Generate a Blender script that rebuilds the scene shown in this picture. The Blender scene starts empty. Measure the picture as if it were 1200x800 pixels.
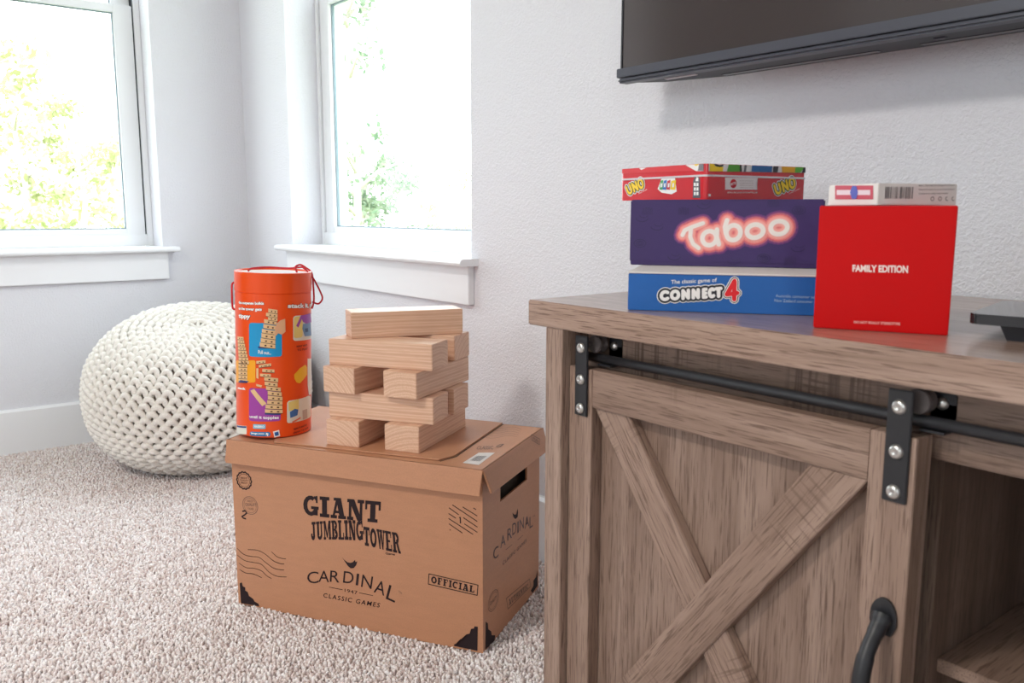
import bpy, bmesh, math, random
from mathutils import Vector, Matrix
random.seed(7)
sc = bpy.context.scene
col = sc.collection
PI = math.pi
H = 0.8                                   # camera height

# ------------------------------------------------------------------ camera
F_PX = 996.66
CR = Vector((0.6164008, 0.7874316, 0.0011986))
CU = Vector((-0.1202123, 0.0925975, 0.9884203))
CF = Vector((-0.7782024, 0.6094072, -0.1517361))
cam_d = bpy.data.cameras.new('camera')
cam = bpy.data.objects.new('camera', cam_d)
col.objects.link(cam)
cam_d.sensor_width = 36
cam_d.lens = F_PX / 1200 * 36
cam_d.clip_start = 0.01
cam.matrix_world = Matrix(((CR.x, CU.x, -CF.x, 0), (CR.y, CU.y, -CF.y, 0), (CR.z, CU.z, -CF.z, H), (0, 0, 0, 1)))
cam_d.dof.use_dof = True
cam_d.dof.focus_distance = 1.75
cam_d.dof.aperture_fstop = 11
sc.camera = cam
EYE = Vector((0, 0, H))


def ray(px, py):                          # direction seen at a point of the 1200x800 frame, used for measuring
    return CR * ((px - 600) / F_PX) - CU * ((py - 400) / F_PX) + CF


def on(px, py, ax, val):
    d = ray(px, py)
    return EYE + d * ((val - EYE[ax]) / d[ax])


# ------------------------------------------------------------------ materials
def srgb(r, g, b):
    f = lambda c: (c / 255 / 12.92) if c / 255 <= 0.04045 else ((c / 255 + 0.055) / 1.055) ** 2.4
    return (f(r), f(g), f(b), 1)


class Nt:
    def __init__(s, name):
        s.m = bpy.data.materials.new(name)
        s.m.use_nodes = True
        s.t = s.m.node_tree
        s.b = s.t.nodes['Principled BSDF']
        s.out = s.t.nodes['Material Output']

    def n(s, kind, **kw):
        x = s.t.nodes.new(kind)
        for k, v in kw.items():
            if k in x.inputs:
                x.inputs[k].default_value = v
            else:
                setattr(x, k, v)
        return x

    def l(s, a, b):
        s.t.links.new(a, b)

    def ramp(s, fac, stops):
        r = s.n('ShaderNodeValToRGB')
        e = r.color_ramp.elements
        e[0].position, e[0].color = stops[0]
        e[1].position, e[1].color = stops[1]
        for p, c in stops[2:]:
            x = e.new(p)
            x.color = c
        s.l(fac, r.inputs['Fac'])
        return r.outputs['Color']

    def mix(s, fac, a, b, mode='MIX'):
        m = s.n('ShaderNodeMix', data_type='RGBA', blend_type=mode)
        for sock, v in ((m.inputs[0], fac), (m.inputs[6], a), (m.inputs[7], b)):
            if hasattr(v, 'is_output') or isinstance(v, bpy.types.NodeSocket):
                s.l(v, sock)
            else:
                sock.default_value = v
        return m.outputs[2]

    def coords(s, scale=(1, 1, 1), rand=0.0, rot=(0, 0, 0)):
        tc = s.n('ShaderNodeTexCoord')
        mp = s.n('ShaderNodeMapping')
        mp.inputs['Scale'].default_value = scale
        mp.inputs['Rotation'].default_value = rot
        s.l(tc.outputs['Object'], mp.inputs['Vector'])
        if rand:
            oi = s.n('ShaderNodeObjectInfo')
            mu = s.n('ShaderNodeMath', operation='MULTIPLY')
            mu.inputs[1].default_value = rand
            s.l(oi.outputs['Random'], mu.inputs[0])
            ad = s.n('ShaderNodeVectorMath', operation='ADD')
            s.l(tc.outputs['Object'], ad.inputs[0])
            s.l(mu.outputs[0], ad.inputs[1])
            s.l(ad.outputs[0], mp.inputs['Vector'])
        return mp.outputs[0]

    def noise(s, vec, scale, detail=3, rough=0.5, dist=0):
        x = s.n('ShaderNodeTexNoise')
        x.inputs['Scale'].default_value = scale
        x.inputs['Detail'].default_value = detail
        x.inputs['Roughness'].default_value = rough
        x.inputs['Distortion'].default_value = dist
        s.l(vec, x.inputs['Vector'])
        return x.outputs['Fac']

    def bump(s, h, strength, dist=0.001):
        b = s.n('ShaderNodeBump')
        b.inputs['Strength'].default_value = strength
        b.inputs['Distance'].default_value = dist
        s.l(h, b.inputs['Height'])
        s.l(b.outputs[0], s.b.inputs['Normal'])


def plain(name, c, rough=0.5, metal=0, spec=0.5, coat=0):
    s = Nt(name)
    s.b.inputs['Base Color'].default_value = c
    s.b.inputs['Roughness'].default_value = rough
    s.b.inputs['Metallic'].default_value = metal
    s.b.inputs['Specular IOR Level'].default_value = spec
    s.b.inputs['Coat Weight'].default_value = coat
    return s.m


def ink(name, r, g, b, rough=0.45, **k):
    return plain(name, srgb(r, g, b), rough, **k)


def printed_card(name, c, rough=0.35, mottling=0.06, spec=0.5):
    s = Nt(name)
    s.b.inputs['Specular IOR Level'].default_value = spec
    v = s.coords()
    f = s.noise(v, 9, 4)
    d = tuple(x * (1 - mottling * 2) for x in c[:3]) + (1,)
    s.l(s.ramp(f, [(0.3, d), (0.7, c)]), s.b.inputs['Base Color'])
    s.b.inputs['Roughness'].default_value = rough
    s.bump(s.noise(v, 260, 2), 0.15, 0.0004)
    return s.m


def laminate(name, axis, dark=1.0, saw=0.0, rough=0.42):
    """greyish brown rustic oak laminate, grain along the given local axis"""
    s = Nt(name)
    def v(across, along, rand):
        k = [across] * 3
        k[axis] = along
        return s.coords(tuple(k), rand)
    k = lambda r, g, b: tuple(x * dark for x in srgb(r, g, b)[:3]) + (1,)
    base = s.noise(v(14, 1.1, 7.0), 1.5, 4, 0.55, 0.6)
    c = s.ramp(base, [(0.30, k(138, 112, 98)), (0.47, k(155, 128, 113)), (0.62, k(170, 143, 128)), (0.78, k(184, 158, 143))])
    streak = s.noise(v(95, 3.2, 3.0), 1.5, 5, 0.65, 0.5)
    c = s.mix(s.ramp(streak, [(0.34, (0.45, 0.45, 0.45, 1)), (0.52, (0, 0, 0, 1))]), c, k(112, 88, 74))
    pore = s.noise(v(420, 16, 5.0), 1.4, 2, 0.6, 0.2)
    c = s.mix(s.ramp(pore, [(0.36, (0.75, 0.75, 0.75, 1)), (0.46, (0, 0, 0, 1))]), c, k(98, 74, 62))
    # patches of saw marks across the grain
    marks = s.noise(v(5, 130, 5.0), 1.4, 2, 0.5)
    patch_ = s.noise(s.coords((1, 1, 1), 9.0), 8, 2, 0.5)
    mm = s.n('ShaderNodeMath', operation='MULTIPLY')
    s.l(s.ramp(marks, [(0.50, (0, 0, 0, 1)), (0.60, (1, 1, 1, 1))]), mm.inputs[0])
    s.l(s.ramp(patch_, [(0.54, (0, 0, 0, 1)), (0.62, (saw, saw, saw, 1))]), mm.inputs[1])
    c = s.mix(mm.outputs[0], c, k(110, 86, 73))
    s.l(c, s.b.inputs['Base Color'])
    s.b.inputs['Roughness'].default_value = rough
    s.b.inputs['Specular IOR Level'].default_value = 0.5
    s.bump(pore, 0.3, 0.0005)
    return s.m


def pine(name):
    """sawn pine with growth rings about the local x axis"""
    s = Nt(name)
    tc = s.n('ShaderNodeTexCoord')
    oi = s.n('ShaderNodeObjectInfo')
    mp = s.n('ShaderNodeMapping')
    mp.inputs['Scale'].default_value = (0.25, 1, 1)
    comb = s.n('ShaderNodeCombineXYZ')
    for i, (mul, add) in enumerate(((3, 0), (0.10, -0.05), (0.09, 0.03))):
        m = s.n('ShaderNodeMath', operation='MULTIPLY_ADD')
        m.inputs[1].default_value = mul
        m.inputs[2].default_value = add
        s.l(oi.outputs['Random'], m.inputs[0])
        s.l(m.outputs[0], comb.inputs[i])
    ad = s.n('ShaderNodeVectorMath', operation='ADD')
    s.l(tc.outputs['Object'], ad.inputs[0])
    s.l(comb.outputs[0], ad.inputs[1])
    s.l(ad.outputs[0], mp.inputs[0])
    w = s.n('ShaderNodeTexWave', wave_type='RINGS', rings_direction='X')
    w.inputs['Scale'].default_value = 26
    w.inputs['Distortion'].default_value = 2.6
    w.inputs['Detail'].default_value = 2
    w.inputs['Detail Scale'].default_value = 0.7
    s.l(mp.outputs[0], w.inputs['Vector'])
    c = s.ramp(w.outputs['Fac'], [(0.0, srgb(214, 170, 143)), (0.4, srgb(226, 186, 158)), (0.8, srgb(232, 195, 168)), (1.0, srgb(220, 178, 150))])
    fine = s.noise(s.coords((10, 260, 260), 4.0), 2, 3, 0.6)
    c = s.mix(s.ramp(fine, [(0.35, (0.4, 0.4, 0.4, 1)), (0.55, (0, 0, 0, 1))]), c, srgb(200, 152, 122))
    s.l(c, s.b.inputs['Base Color'])
    s.b.inputs['Roughness'].default_value = 0.42
    s.bump(fine, 0.25, 0.0004)
    return s.m


def kraft(name, c):
    s = Nt(name)
    v = s.coords()
    f = s.noise(v, 420, 2, 0.7)
    g = s.noise(s.coords((1, 1, 5)), 30, 4)
    d = tuple(x * 0.84 for x in c[:3]) + (1,)
    a = s.ramp(f, [(0.3, d), (0.62, c)])
    s.l(s.mix(0.35, a, s.ramp(g, [(0.3, d), (0.7, c)])), s.b.inputs['Base Color'])
    s.b.inputs['Roughness'].default_value = 0.42
    s.b.inputs['Specular IOR Level'].default_value = 0.5
    s.bump(f, 0.12, 0.0004)
    return s.m


def wall_paint(name, c, strength=0.5):
    s = Nt(name)
    v = s.coords()
    h1 = s.noise(v, 185, 3, 0.55, 0.5)
    h2 = s.ramp(h1, [(0.38, (0, 0, 0, 1)), (0.66, (1, 1, 1, 1))])
    s.b.inputs['Base Color'].default_value = c
    s.b.inputs['Roughness'].default_value = 0.6
    s.b.inputs['Specular IOR Level'].default_value = 0.3
    s.bump(h2, strength, 0.0022)
    return s.m


def yarn(name, c):
    s = Nt(name)
    v = s.coords()
    f = s.noise(v, 300, 3)
    d = tuple(x * 0.86 for x in c[:3]) + (1,)
    s.l(s.ramp(f, [(0.3, d), (0.7, c)]), s.b.inputs['Base Color'])
    s.b.inputs['Roughness'].default_value = 0.85
    s.b.inputs['Specular IOR Level'].default_value = 0.15
    s.bump(f, 0.5, 0.001)
    return s.m


def carpet_mat(name):
    s = Nt(name)
    g = s.n('ShaderNodeNewGeometry')
    v = s.coords()
    c = s.ramp(g.outputs['Random Per Island'], [(0.0, srgb(222, 206, 202)), (0.5, srgb(243, 234, 232)), (1.0, srgb(253, 249, 249))])
    big = s.ramp(s.noise(v, 2.2, 3), [(0.3, (0.93, 0.91, 0.90, 1)), (0.7, (1, 1, 1, 1))])
    s.l(s.mix(1.0, c, big, 'MULTIPLY'), s.b.inputs['Base Color'])
    s.b.inputs['Roughness'].default_value = 0.9
    s.b.inputs['Specular IOR Level'].default_value = 0.1
    return s.m


def glass_mat(name):
    s = Nt(name)
    tr = s.n('ShaderNodeBsdfTransparent')
    tr.inputs[0].default_value = (0.95, 0.97, 0.96, 1)
    gl = s.n('ShaderNodeBsdfGlossy')
    gl.inputs['Roughness'].default_value = 0.02
    lw = s.n('ShaderNodeLayerWeight', Blend=0.5)
    pw = s.n('ShaderNodeMath', operation='POWER')
    pw.inputs[1].default_value = 5
    s.l(lw.outputs['Facing'], pw.inputs[0])
    fr = s.n('ShaderNodeMath', operation='MULTIPLY_ADD')
    fr.inputs[1].default_value = 0.5
    fr.inputs[2].default_value = 0.03
    s.l(pw.outputs[0], fr.inputs[0])
    mx = s.n('ShaderNodeMixShader')
    s.l(fr.outputs[0], mx.inputs[0])
    s.l(tr.outputs[0], mx.inputs[1])
    s.l(gl.outputs[0], mx.inputs[2])
    s.l(mx.outputs[0], s.out.inputs['Surface'])
    return s.m


def leaf_mat(name, c1, c2):
    s = Nt(name)
    g = s.n('ShaderNodeNewGeometry')
    c = s.ramp(g.outputs['Random Per Island'], [(0.0, c1), (1.0, c2)])
    d = s.n('ShaderNodeBsdfDiffuse')
    t = s.n('ShaderNodeBsdfTranslucent')
    s.l(c, d.inputs[0])
    s.l(c, t.inputs[0])
    mx = s.n('ShaderNodeMixShader')
    mx.inputs[0].default_value = 0.45
    s.l(d.outputs[0], mx.inputs[1])
    s.l(t.outputs[0], mx.inputs[2])
    s.l(mx.outputs[0], s.out.inputs['Surface'])
    return s.m


def emit_mat(name, c, k):
    s = Nt(name)
    s.b.inputs['Base Color'].default_value = c
    s.b.inputs['Emission Color'].default_value = c
    s.b.inputs['Emission Strength'].default_value = k
    return s.m


M = {}
M['wall'] = wall_paint('white_wall_paint', srgb(225, 225, 231), 0.5)
M['ceiling'] = plain('ceiling_paint', srgb(238, 238, 238), 0.8)
M['trim'] = plain('white_trim_paint', srgb(236, 237, 240), 0.35)
M['vinyl'] = plain('white_window_vinyl', srgb(236, 238, 241), 0.3)
M['gasket'] = plain('dark_gasket', srgb(40, 48, 55), 0.5)
M['bead'] = plain('grey_glazing_bead', srgb(128, 146, 156), 0.4)
M['glass'] = glass_mat('window_glass')
M['carpet'] = carpet_mat('beige_carpet')
M['backing'] = plain('carpet_backing', srgb(190, 168, 158), 0.95, spec=0.1)
M['lamx'] = laminate('oak_laminate_lengthwise', 0, 0.92)
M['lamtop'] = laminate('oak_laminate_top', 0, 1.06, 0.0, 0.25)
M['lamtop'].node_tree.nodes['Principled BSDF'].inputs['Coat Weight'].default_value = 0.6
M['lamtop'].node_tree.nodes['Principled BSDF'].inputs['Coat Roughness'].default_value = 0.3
M['lamheader_shaded'] = laminate('oak_laminate_header_shaded', 0, 0.72, 0.9)  # darker copy of the oak, shade under the top put into its colour
M['lamsaw'] = laminate('oak_laminate_sawn', 0, 0.92, 0.7)
M['lamz'] = laminate('oak_laminate_upright', 2, 0.92)
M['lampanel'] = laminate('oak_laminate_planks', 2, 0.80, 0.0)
M['laminner_shaded'] = laminate('oak_laminate_interior_shaded', 2, 0.52, 0.2)  # shade inside the console put into a darker copy of the oak
M['lamshelf'] = laminate('oak_laminate_shelf', 1, 0.85, 0.2)
M['black'] = plain('black_powder_coat', srgb(38, 38, 42), 0.45)
M['steel'] = plain('bright_steel', srgb(205, 203, 200), 0.28, 0.9)
M['nylon'] = plain('grey_nylon_wheel', srgb(92, 84, 83), 0.4)
M['pine'] = pine('pine')
M['kraft'] = kraft('kraft_cardboard', srgb(196, 140, 106))
M['kraft_edge'] = kraft('kraft_cardboard_edge', srgb(222, 178, 140))
M['boxink'] = plain('dark_brown_print', srgb(46, 34, 37), 0.7)
M['boxink_grey'] = plain('faded_brown_print', srgb(120, 94, 82), 0.6)
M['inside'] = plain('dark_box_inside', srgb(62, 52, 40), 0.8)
M['yarn'] = yarn('cream_cotton_yarn', srgb(240, 235, 228))
M['yarn_core'] = plain('shaded_lining', srgb(170, 156, 144), 0.9)  # darker than the yarn, paints the shade in the gaps between stitches
M['orange'] = printed_card('orange_wrap', srgb(240, 80, 14), 0.28, 0.03)
M['red_cord'] = plain('red_cord', srgb(196, 20, 38), 0.6)
M['white_ink'] = ink('white_print', 244, 242, 240)
M['boxink'].node_tree.nodes['Principled BSDF'].inputs['Specular IOR Level'].default_value = 0.2
M['black_ink'] = ink('black_print', 28, 24, 26)
M['red_card'] = printed_card('red_card_box', srgb(204, 0, 3), 0.4, 0.03, 0.2)
M['blue_card'] = printed_card('blue_card_box', srgb(24, 98, 178), 0.4, 0.05)
M['purple_card'] = printed_card('purple_card_box', srgb(58, 36, 98), 0.45, 0.05)
M['card_white'] = printed_card('off_white_card', srgb(226, 220, 216), 0.45, 0.03)
M['screen'] = plain('dark_screen', srgb(72, 66, 66), 0.14, spec=1.0)
M['tv_plastic'] = plain('charcoal_plastic', srgb(72, 74, 84), 0.4)
M['tv_dark'] = plain('dark_grey_plastic', srgb(42, 43, 50), 0.5)
M['gloss_black'] = plain('gloss_black', srgb(22, 23, 27), 0.08, spec=0.9)

# ------------------------------------------------------------------ object helpers
MW = {}                                    # world matrices of the parents


def tag(o, label=None, cat=None, group=None, kind=None):
    if label: o['label'] = label
    if cat: o['category'] = cat
    if group: o['group'] = group
    if kind: o['kind'] = kind
    return o


def empty(name, loc, rz=0, rot=None):
    o = bpy.data.objects.new(name, None)
    col.objects.link(o)
    m = Matrix.Translation(loc) @ (rot.to_4x4() if rot else Matrix.Rotation(rz, 4, 'Z'))
    o.matrix_world = m
    o.empty_display_size = 0.05
    MW[o] = m
    return o


def build(name, bm, mat, parent=None, local=None, smooth=False, bevel=0, seg=2):
    """bm is in the parent's local space; local = a matrix giving the part a pivot of its own"""
    if bevel:
        bmesh.ops.bevel(bm, geom=bm.edges[:], offset=bevel, segments=seg, affect='EDGES', clamp_overlap=True)
    bmesh.ops.recalc_face_normals(bm, faces=bm.faces)
    if local is not None:
        bm.transform(local.inverted())
    me = bpy.data.meshes.new(name)
    bm.to_mesh(me)
    bm.free()
    for m in (mat if isinstance(mat, (list, tuple)) else [mat]):
        me.materials.append(m)
    if smooth:
        for p in me.polygons: p.use_smooth = True
    o = bpy.data.objects.new(name, me)
    col.objects.link(o)
    L = local if local is not None else Matrix()
    if parent is not None:
        o.parent = parent
        MW[o] = MW[parent] @ L
    else:
        MW[o] = L
    o.matrix_local = L
    return o


def new():
    return bmesh.new()


def box(bm, x0, x1, y0, y1, z0, z1, m=None, mi=0):
    vs = [bm.verts.new((x, y, z)) for x in (x0, x1) for y in (y0, y1) for z in (z0, z1)]
    if m is not None:
        for v in vs: v.co = m @ v.co
    for q in ((0, 1, 3, 2), (4, 6, 7, 5), (0, 4, 5, 1), (2, 3, 7, 6), (0, 2, 6, 4), (1, 5, 7, 3)):
        f = bm.faces.new([vs[i] for i in q])
        f.material_index = mi
    return bm


def prism(bm, pts, d, mi=0):
    """closed outline of 3D points extruded by vector d"""
    a = [bm.verts.new(p) for p in pts]
    b = [bm.verts.new(Vector(p) + Vector(d)) for p in pts]
    n = len(a)
    for f in [a[::-1], b] + [[a[i], a[(i + 1) % n], b[(i + 1) % n], b[i]] for i in range(n)]:
        bm.faces.new(f).material_index = mi


def tube(bm, pts, r, n=10, closed=False, caps=True):
    pts = [Vector(p) for p in pts]
    rs = r if isinstance(r, (list, tuple)) else [r] * len(pts)
    N = len(pts)
    rings = []
    up = None
    for i, p in enumerate(pts):
        if closed:
            t = pts[(i + 1) % N] - pts[i - 1]
        else:
            t = pts[min(i + 1, N - 1)] - pts[max(i - 1, 0)]
        t.normalize()
        if up is None:
            up = Vector((0, 0, 1)) if abs(t.z) < 0.9 else Vector((1, 0, 0))
        s = t.cross(up)
        s.normalize()
        up = s.cross(t)
        rings.append([bm.verts.new(p + (s * math.cos(a) + up * math.sin(a)) * rs[i]) for a in [2 * PI * k / n for k in range(n)]])
    for i in range(N if closed else N - 1):
        a, b = rings[i], rings[(i + 1) % N]
        for k in range(n):
            bm.faces.new((a[k], a[(k + 1) % n], b[(k + 1) % n], b[k])).smooth = True
    if not closed and caps:
        bm.faces.new(rings[0][::-1])
        bm.faces.new(rings[-1])


def lathe(bm, prof, n=48, m=None, a0=0.0):
    rings = []
    for r, z in prof:
        if r < 1e-6:
            rings.append([bm.verts.new((0, 0, z))])
        else:
            rings.append([bm.verts.new((r * math.cos(2 * PI * k / n + a0), r * math.sin(2 * PI * k / n + a0), z)) for k in range(n)])
    for a, b in zip(rings, rings[1:]):
        for k in range(n):
            q = [a[k % len(a)], a[(k + 1) % len(a)], b[(k + 1) % len(b)], b[k % len(b)]]
            q = list(dict.fromkeys(q))
            if len(q) > 2: bm.faces.new(q)
    if m is not None:
        vs = {v for r_ in rings for v in r_}
        for v in vs: v.co = m @ v.co


def rounded(w, h, r, n=5):
    pts = []
    for cx, cy, a in ((w / 2 - r, h / 2 - r, 0), (-w / 2 + r, h / 2 - r, 90), (-w / 2 + r, -h / 2 + r, 180), (w / 2 - r, -h / 2 + r, 270)):
        for k in range(n + 1):
            t = math.radians(a + 90 * k / n)
            pts.append((cx + r * math.cos(t), cy + r * math.sin(t)))
    return pts


# ------------------------------------------------------------------ printing on surfaces
class Flat:
    """a plane in a thing's own space: origin, two directions on it, outward normal"""
    def __init__(s, thing, o, u, v):
        s.T = thing
        s.o, s.u, s.v = Vector(o), Vector(u).normalized(), Vector(v).normalized()
        s.n = s.u.cross(s.v).normalized()

    def at(s, a, b, h=0.0004):
        return s.o + s.u * a + s.v * b + s.n * h

    def px(s, x, y):
        im = MW[s.T].inverted()
        e = im @ EYE
        d = im.to_3x3() @ ray(x, y)
        p = e + d * ((s.o - e).dot(s.n) / d.dot(s.n))
        return ((p - s.o).dot(s.u), (p - s.o).dot(s.v))


class Round:
    """the side of an upright cylinder in a thing's own space; a = arc length counted from azimuth a0"""
    def __init__(s, thing, R, a0):
        s.T, s.R, s.a0 = thing, R, a0

    def at(s, a, b, h=0.0004):
        t = s.a0 + a / s.R
        return Vector(((s.R + h) * math.cos(t), (s.R + h) * math.sin(t), b))

    def px(s, x, y):
        im = MW[s.T].inverted()
        e = im @ EYE
        d = (im.to_3x3() @ ray(x, y))
        A = d.x ** 2 + d.y ** 2
        B = 2 * (e.x * d.x + e.y * d.y)
        C = e.x ** 2 + e.y ** 2 - s.R ** 2
        D = B * B - 4 * A * C
        t = (-B - math.sqrt(max(D, 0))) / (2 * A)
        p = e + d * t
        a = math.atan2(p.y, p.x) - s.a0
        a = (a + PI) % (2 * PI) - PI
        return (a * s.R, p.z)


def patch(bm, fr, pts, h=0.0004, grid=0):
    """a filled outline of (a, b) points printed on the frame"""
    if isinstance(fr, Round):
        # slice into thin vertical strips so that it follows the curve
        t = bmesh.new()
        f = t.faces.new([t.verts.new((a, b, 0)) for a, b in pts])
        xs = [p[0] for p in pts]
        x = min(xs)
        while x < max(xs):
            x += 0.004
            bmesh.ops.bisect_plane(t, geom=t.verts[:] + t.edges[:] + t.faces[:], plane_co=(x, 0, 0), plane_no=(1, 0, 0))
        bmesh.ops.triangulate(t, faces=t.faces[:])
        mp = {v: bm.verts.new(fr.at(v.co.x, v.co.y, h)) for v in t.verts}
        for f in t.faces:
            bm.faces.new([mp[v] for v in f.verts])
        t.free()
    else:
        f = bm.faces.new([bm.verts.new(fr.at(a, b, h)) for a, b in pts])
        bmesh.ops.triangulate(bm, faces=[f])


HAIR = [0]


def hair():
    HAIR[0] = (HAIR[0] + 1) % 97
    return HAIR[0] * 1.5e-6


def stroke(bm, fr, pts, w, h=0.0004, closed=False, cap=True):
    """polyline of (a, b) printed with width w"""
    P = [Vector(p) for p in pts]
    if closed: P.append(P[0])
    for p, q in zip(P, P[1:]):
        d = q - p
        if d.length < 1e-7: continue
        n = Vector((-d.y, d.x)).normalized() * (w / 2)
        e = hair()
        bm.faces.new([bm.verts.new(fr.at(x.x, x.y, h + e)) for x in (p - n, q - n, q + n, p + n)])
    if cap:
        for p in P:
            e = hair()
            bm.faces.new([bm.verts.new(fr.at(p.x + w / 2 * math.cos(t), p.y + w / 2 * math.sin(t), h + e)) for t in [2 * PI * k / 12 for k in range(12)]])


def quadmap(q):
    """unit square -> quad given as (top-left, top-right, bottom-right, bottom-left)"""
    tl, tr, br, bl = [Vector(p) for p in q]
    return lambda x, y: (bl * (1 - x) * (1 - y) + br * x * (1 - y) + tr * x * y + tl * (1 - x) * y)


def lettering(bm, fr, text, q, h=0.0004, offset=0.0, shear=0.0, arc=0.0, spacing=1.0, tight=True):
    """built-in font, its bounding box fitted to the quad q (points on the frame)"""
    def mesh_of(off):
        cu = bpy.data.curves.new('t', 'FONT')
        cu.body = text
        cu.offset = off
        cu.shear = shear
        cu.space_character = spacing
        cu.resolution_u = 4
        ob = bpy.data.objects.new('t', cu)
        col.objects.link(ob)
        dg = bpy.context.evaluated_depsgraph_get()
        me = ob.evaluated_get(dg).to_mesh()
        vs = [v.co.copy() for v in me.vertices]
        fs = [list(p.vertices) for p in me.polygons]
        ob.evaluated_get(dg).to_mesh_clear()
        bpy.data.objects.remove(ob)
        bpy.data.curves.remove(cu)
        return vs, fs
    vs, _ = mesh_of(0.0)
    x0, x1 = min(v.x for v in vs), max(v.x for v in vs)
    y0, y1 = min(v.y for v in vs), max(v.y for v in vs)
    vs, fs = mesh_of(offset)
    mp = quadmap(q)
    out = []
    for v in vs:
        x, y = (v.x - x0) / (x1 - x0), (v.y - y0) / (y1 - y0)
        y += arc * (1 - (2 * x - 1) ** 2)
        p = mp(x, y)
        out.append(bm.verts.new(fr.at(p.x, p.y, h)))
    for f in fs:
        try: bm.faces.new([out[i] for i in f])
        except ValueError: pass


def pxquad(fr, *pts):
    return [fr.px(*p) for p in pts]


def arcpts(cx, cy, rx, ry, a0, a1, n=14):
    return [(cx + rx * math.cos(math.radians(a0 + (a1 - a0) * k / n)), cy + ry * math.sin(math.radians(a0 + (a1 - a0) * k / n))) for k in range(n + 1)]


# stroke letters in a unit box
SG = {
    'C': [arcpts(0.55, 0.5, 0.55, 0.5, 50, 310)],
    'O': [arcpts(0.5, 0.5, 0.5, 0.5, 0, 360, 20)],
    'N': [[(0, 0), (0, 1), (1, 0), (1, 1)]],
    'E': [[(0.9, 1), (0, 1), (0, 0), (0.9, 0)], [(0, 0.5), (0.75, 0.5)]],
    'T': [[(0, 1), (1, 1)], [(0.5, 1), (0.5, 0)]],
    '4': [[(0.72, 0), (0.72, 1), (0, 0.32), (1, 0.32)]],
    'U': [[(0, 1)] + arcpts(0.5, 0.36, 0.5, 0.36, 180, 360) + [(1, 1)]],
    'a': [arcpts(0.44, 0.47, 0.44, 0.47, 0, 360, 22), [(0.94, 0.98), (0.9, 0.5), (1.0, 0.0)]],
    'b': [arcpts(0.56, 0.36, 0.44, 0.36, 0, 360, 22), [(0.2, 1.0), (0.06, 0.7), (0.10, 0.36)]],
    'o': [arcpts(0.5, 0.5, 0.5, 0.5, 0, 360, 24)],
    'Q': [[(0.0, 0.62), (0.12, 0.80), (0.45, 0.90), (1.0, 1.0)], [(0.42, 0.86), (0.36, 0.50), (0.48, 0.2), (0.72, 0.0)]],   # brush T
}


def strokes_at(bm, fr, letter, q, w, h):
    mp = quadmap(q)
    for pl in SG[letter]:
        stroke(bm, fr, [tuple(mp(x, y)) for x, y in pl], w, h)


def ring(cx, cy, rx, ry, a0, a1, t, n=12):
    o = arcpts(cx, cy, rx, ry, a0, a1, n)
    i = arcpts(cx, cy, rx - t, ry - t * 0.75, a1, a0, n)
    return [[o[k], o[k + 1], i[n - k - 1], i[n - k]] for k in range(n)]


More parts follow.
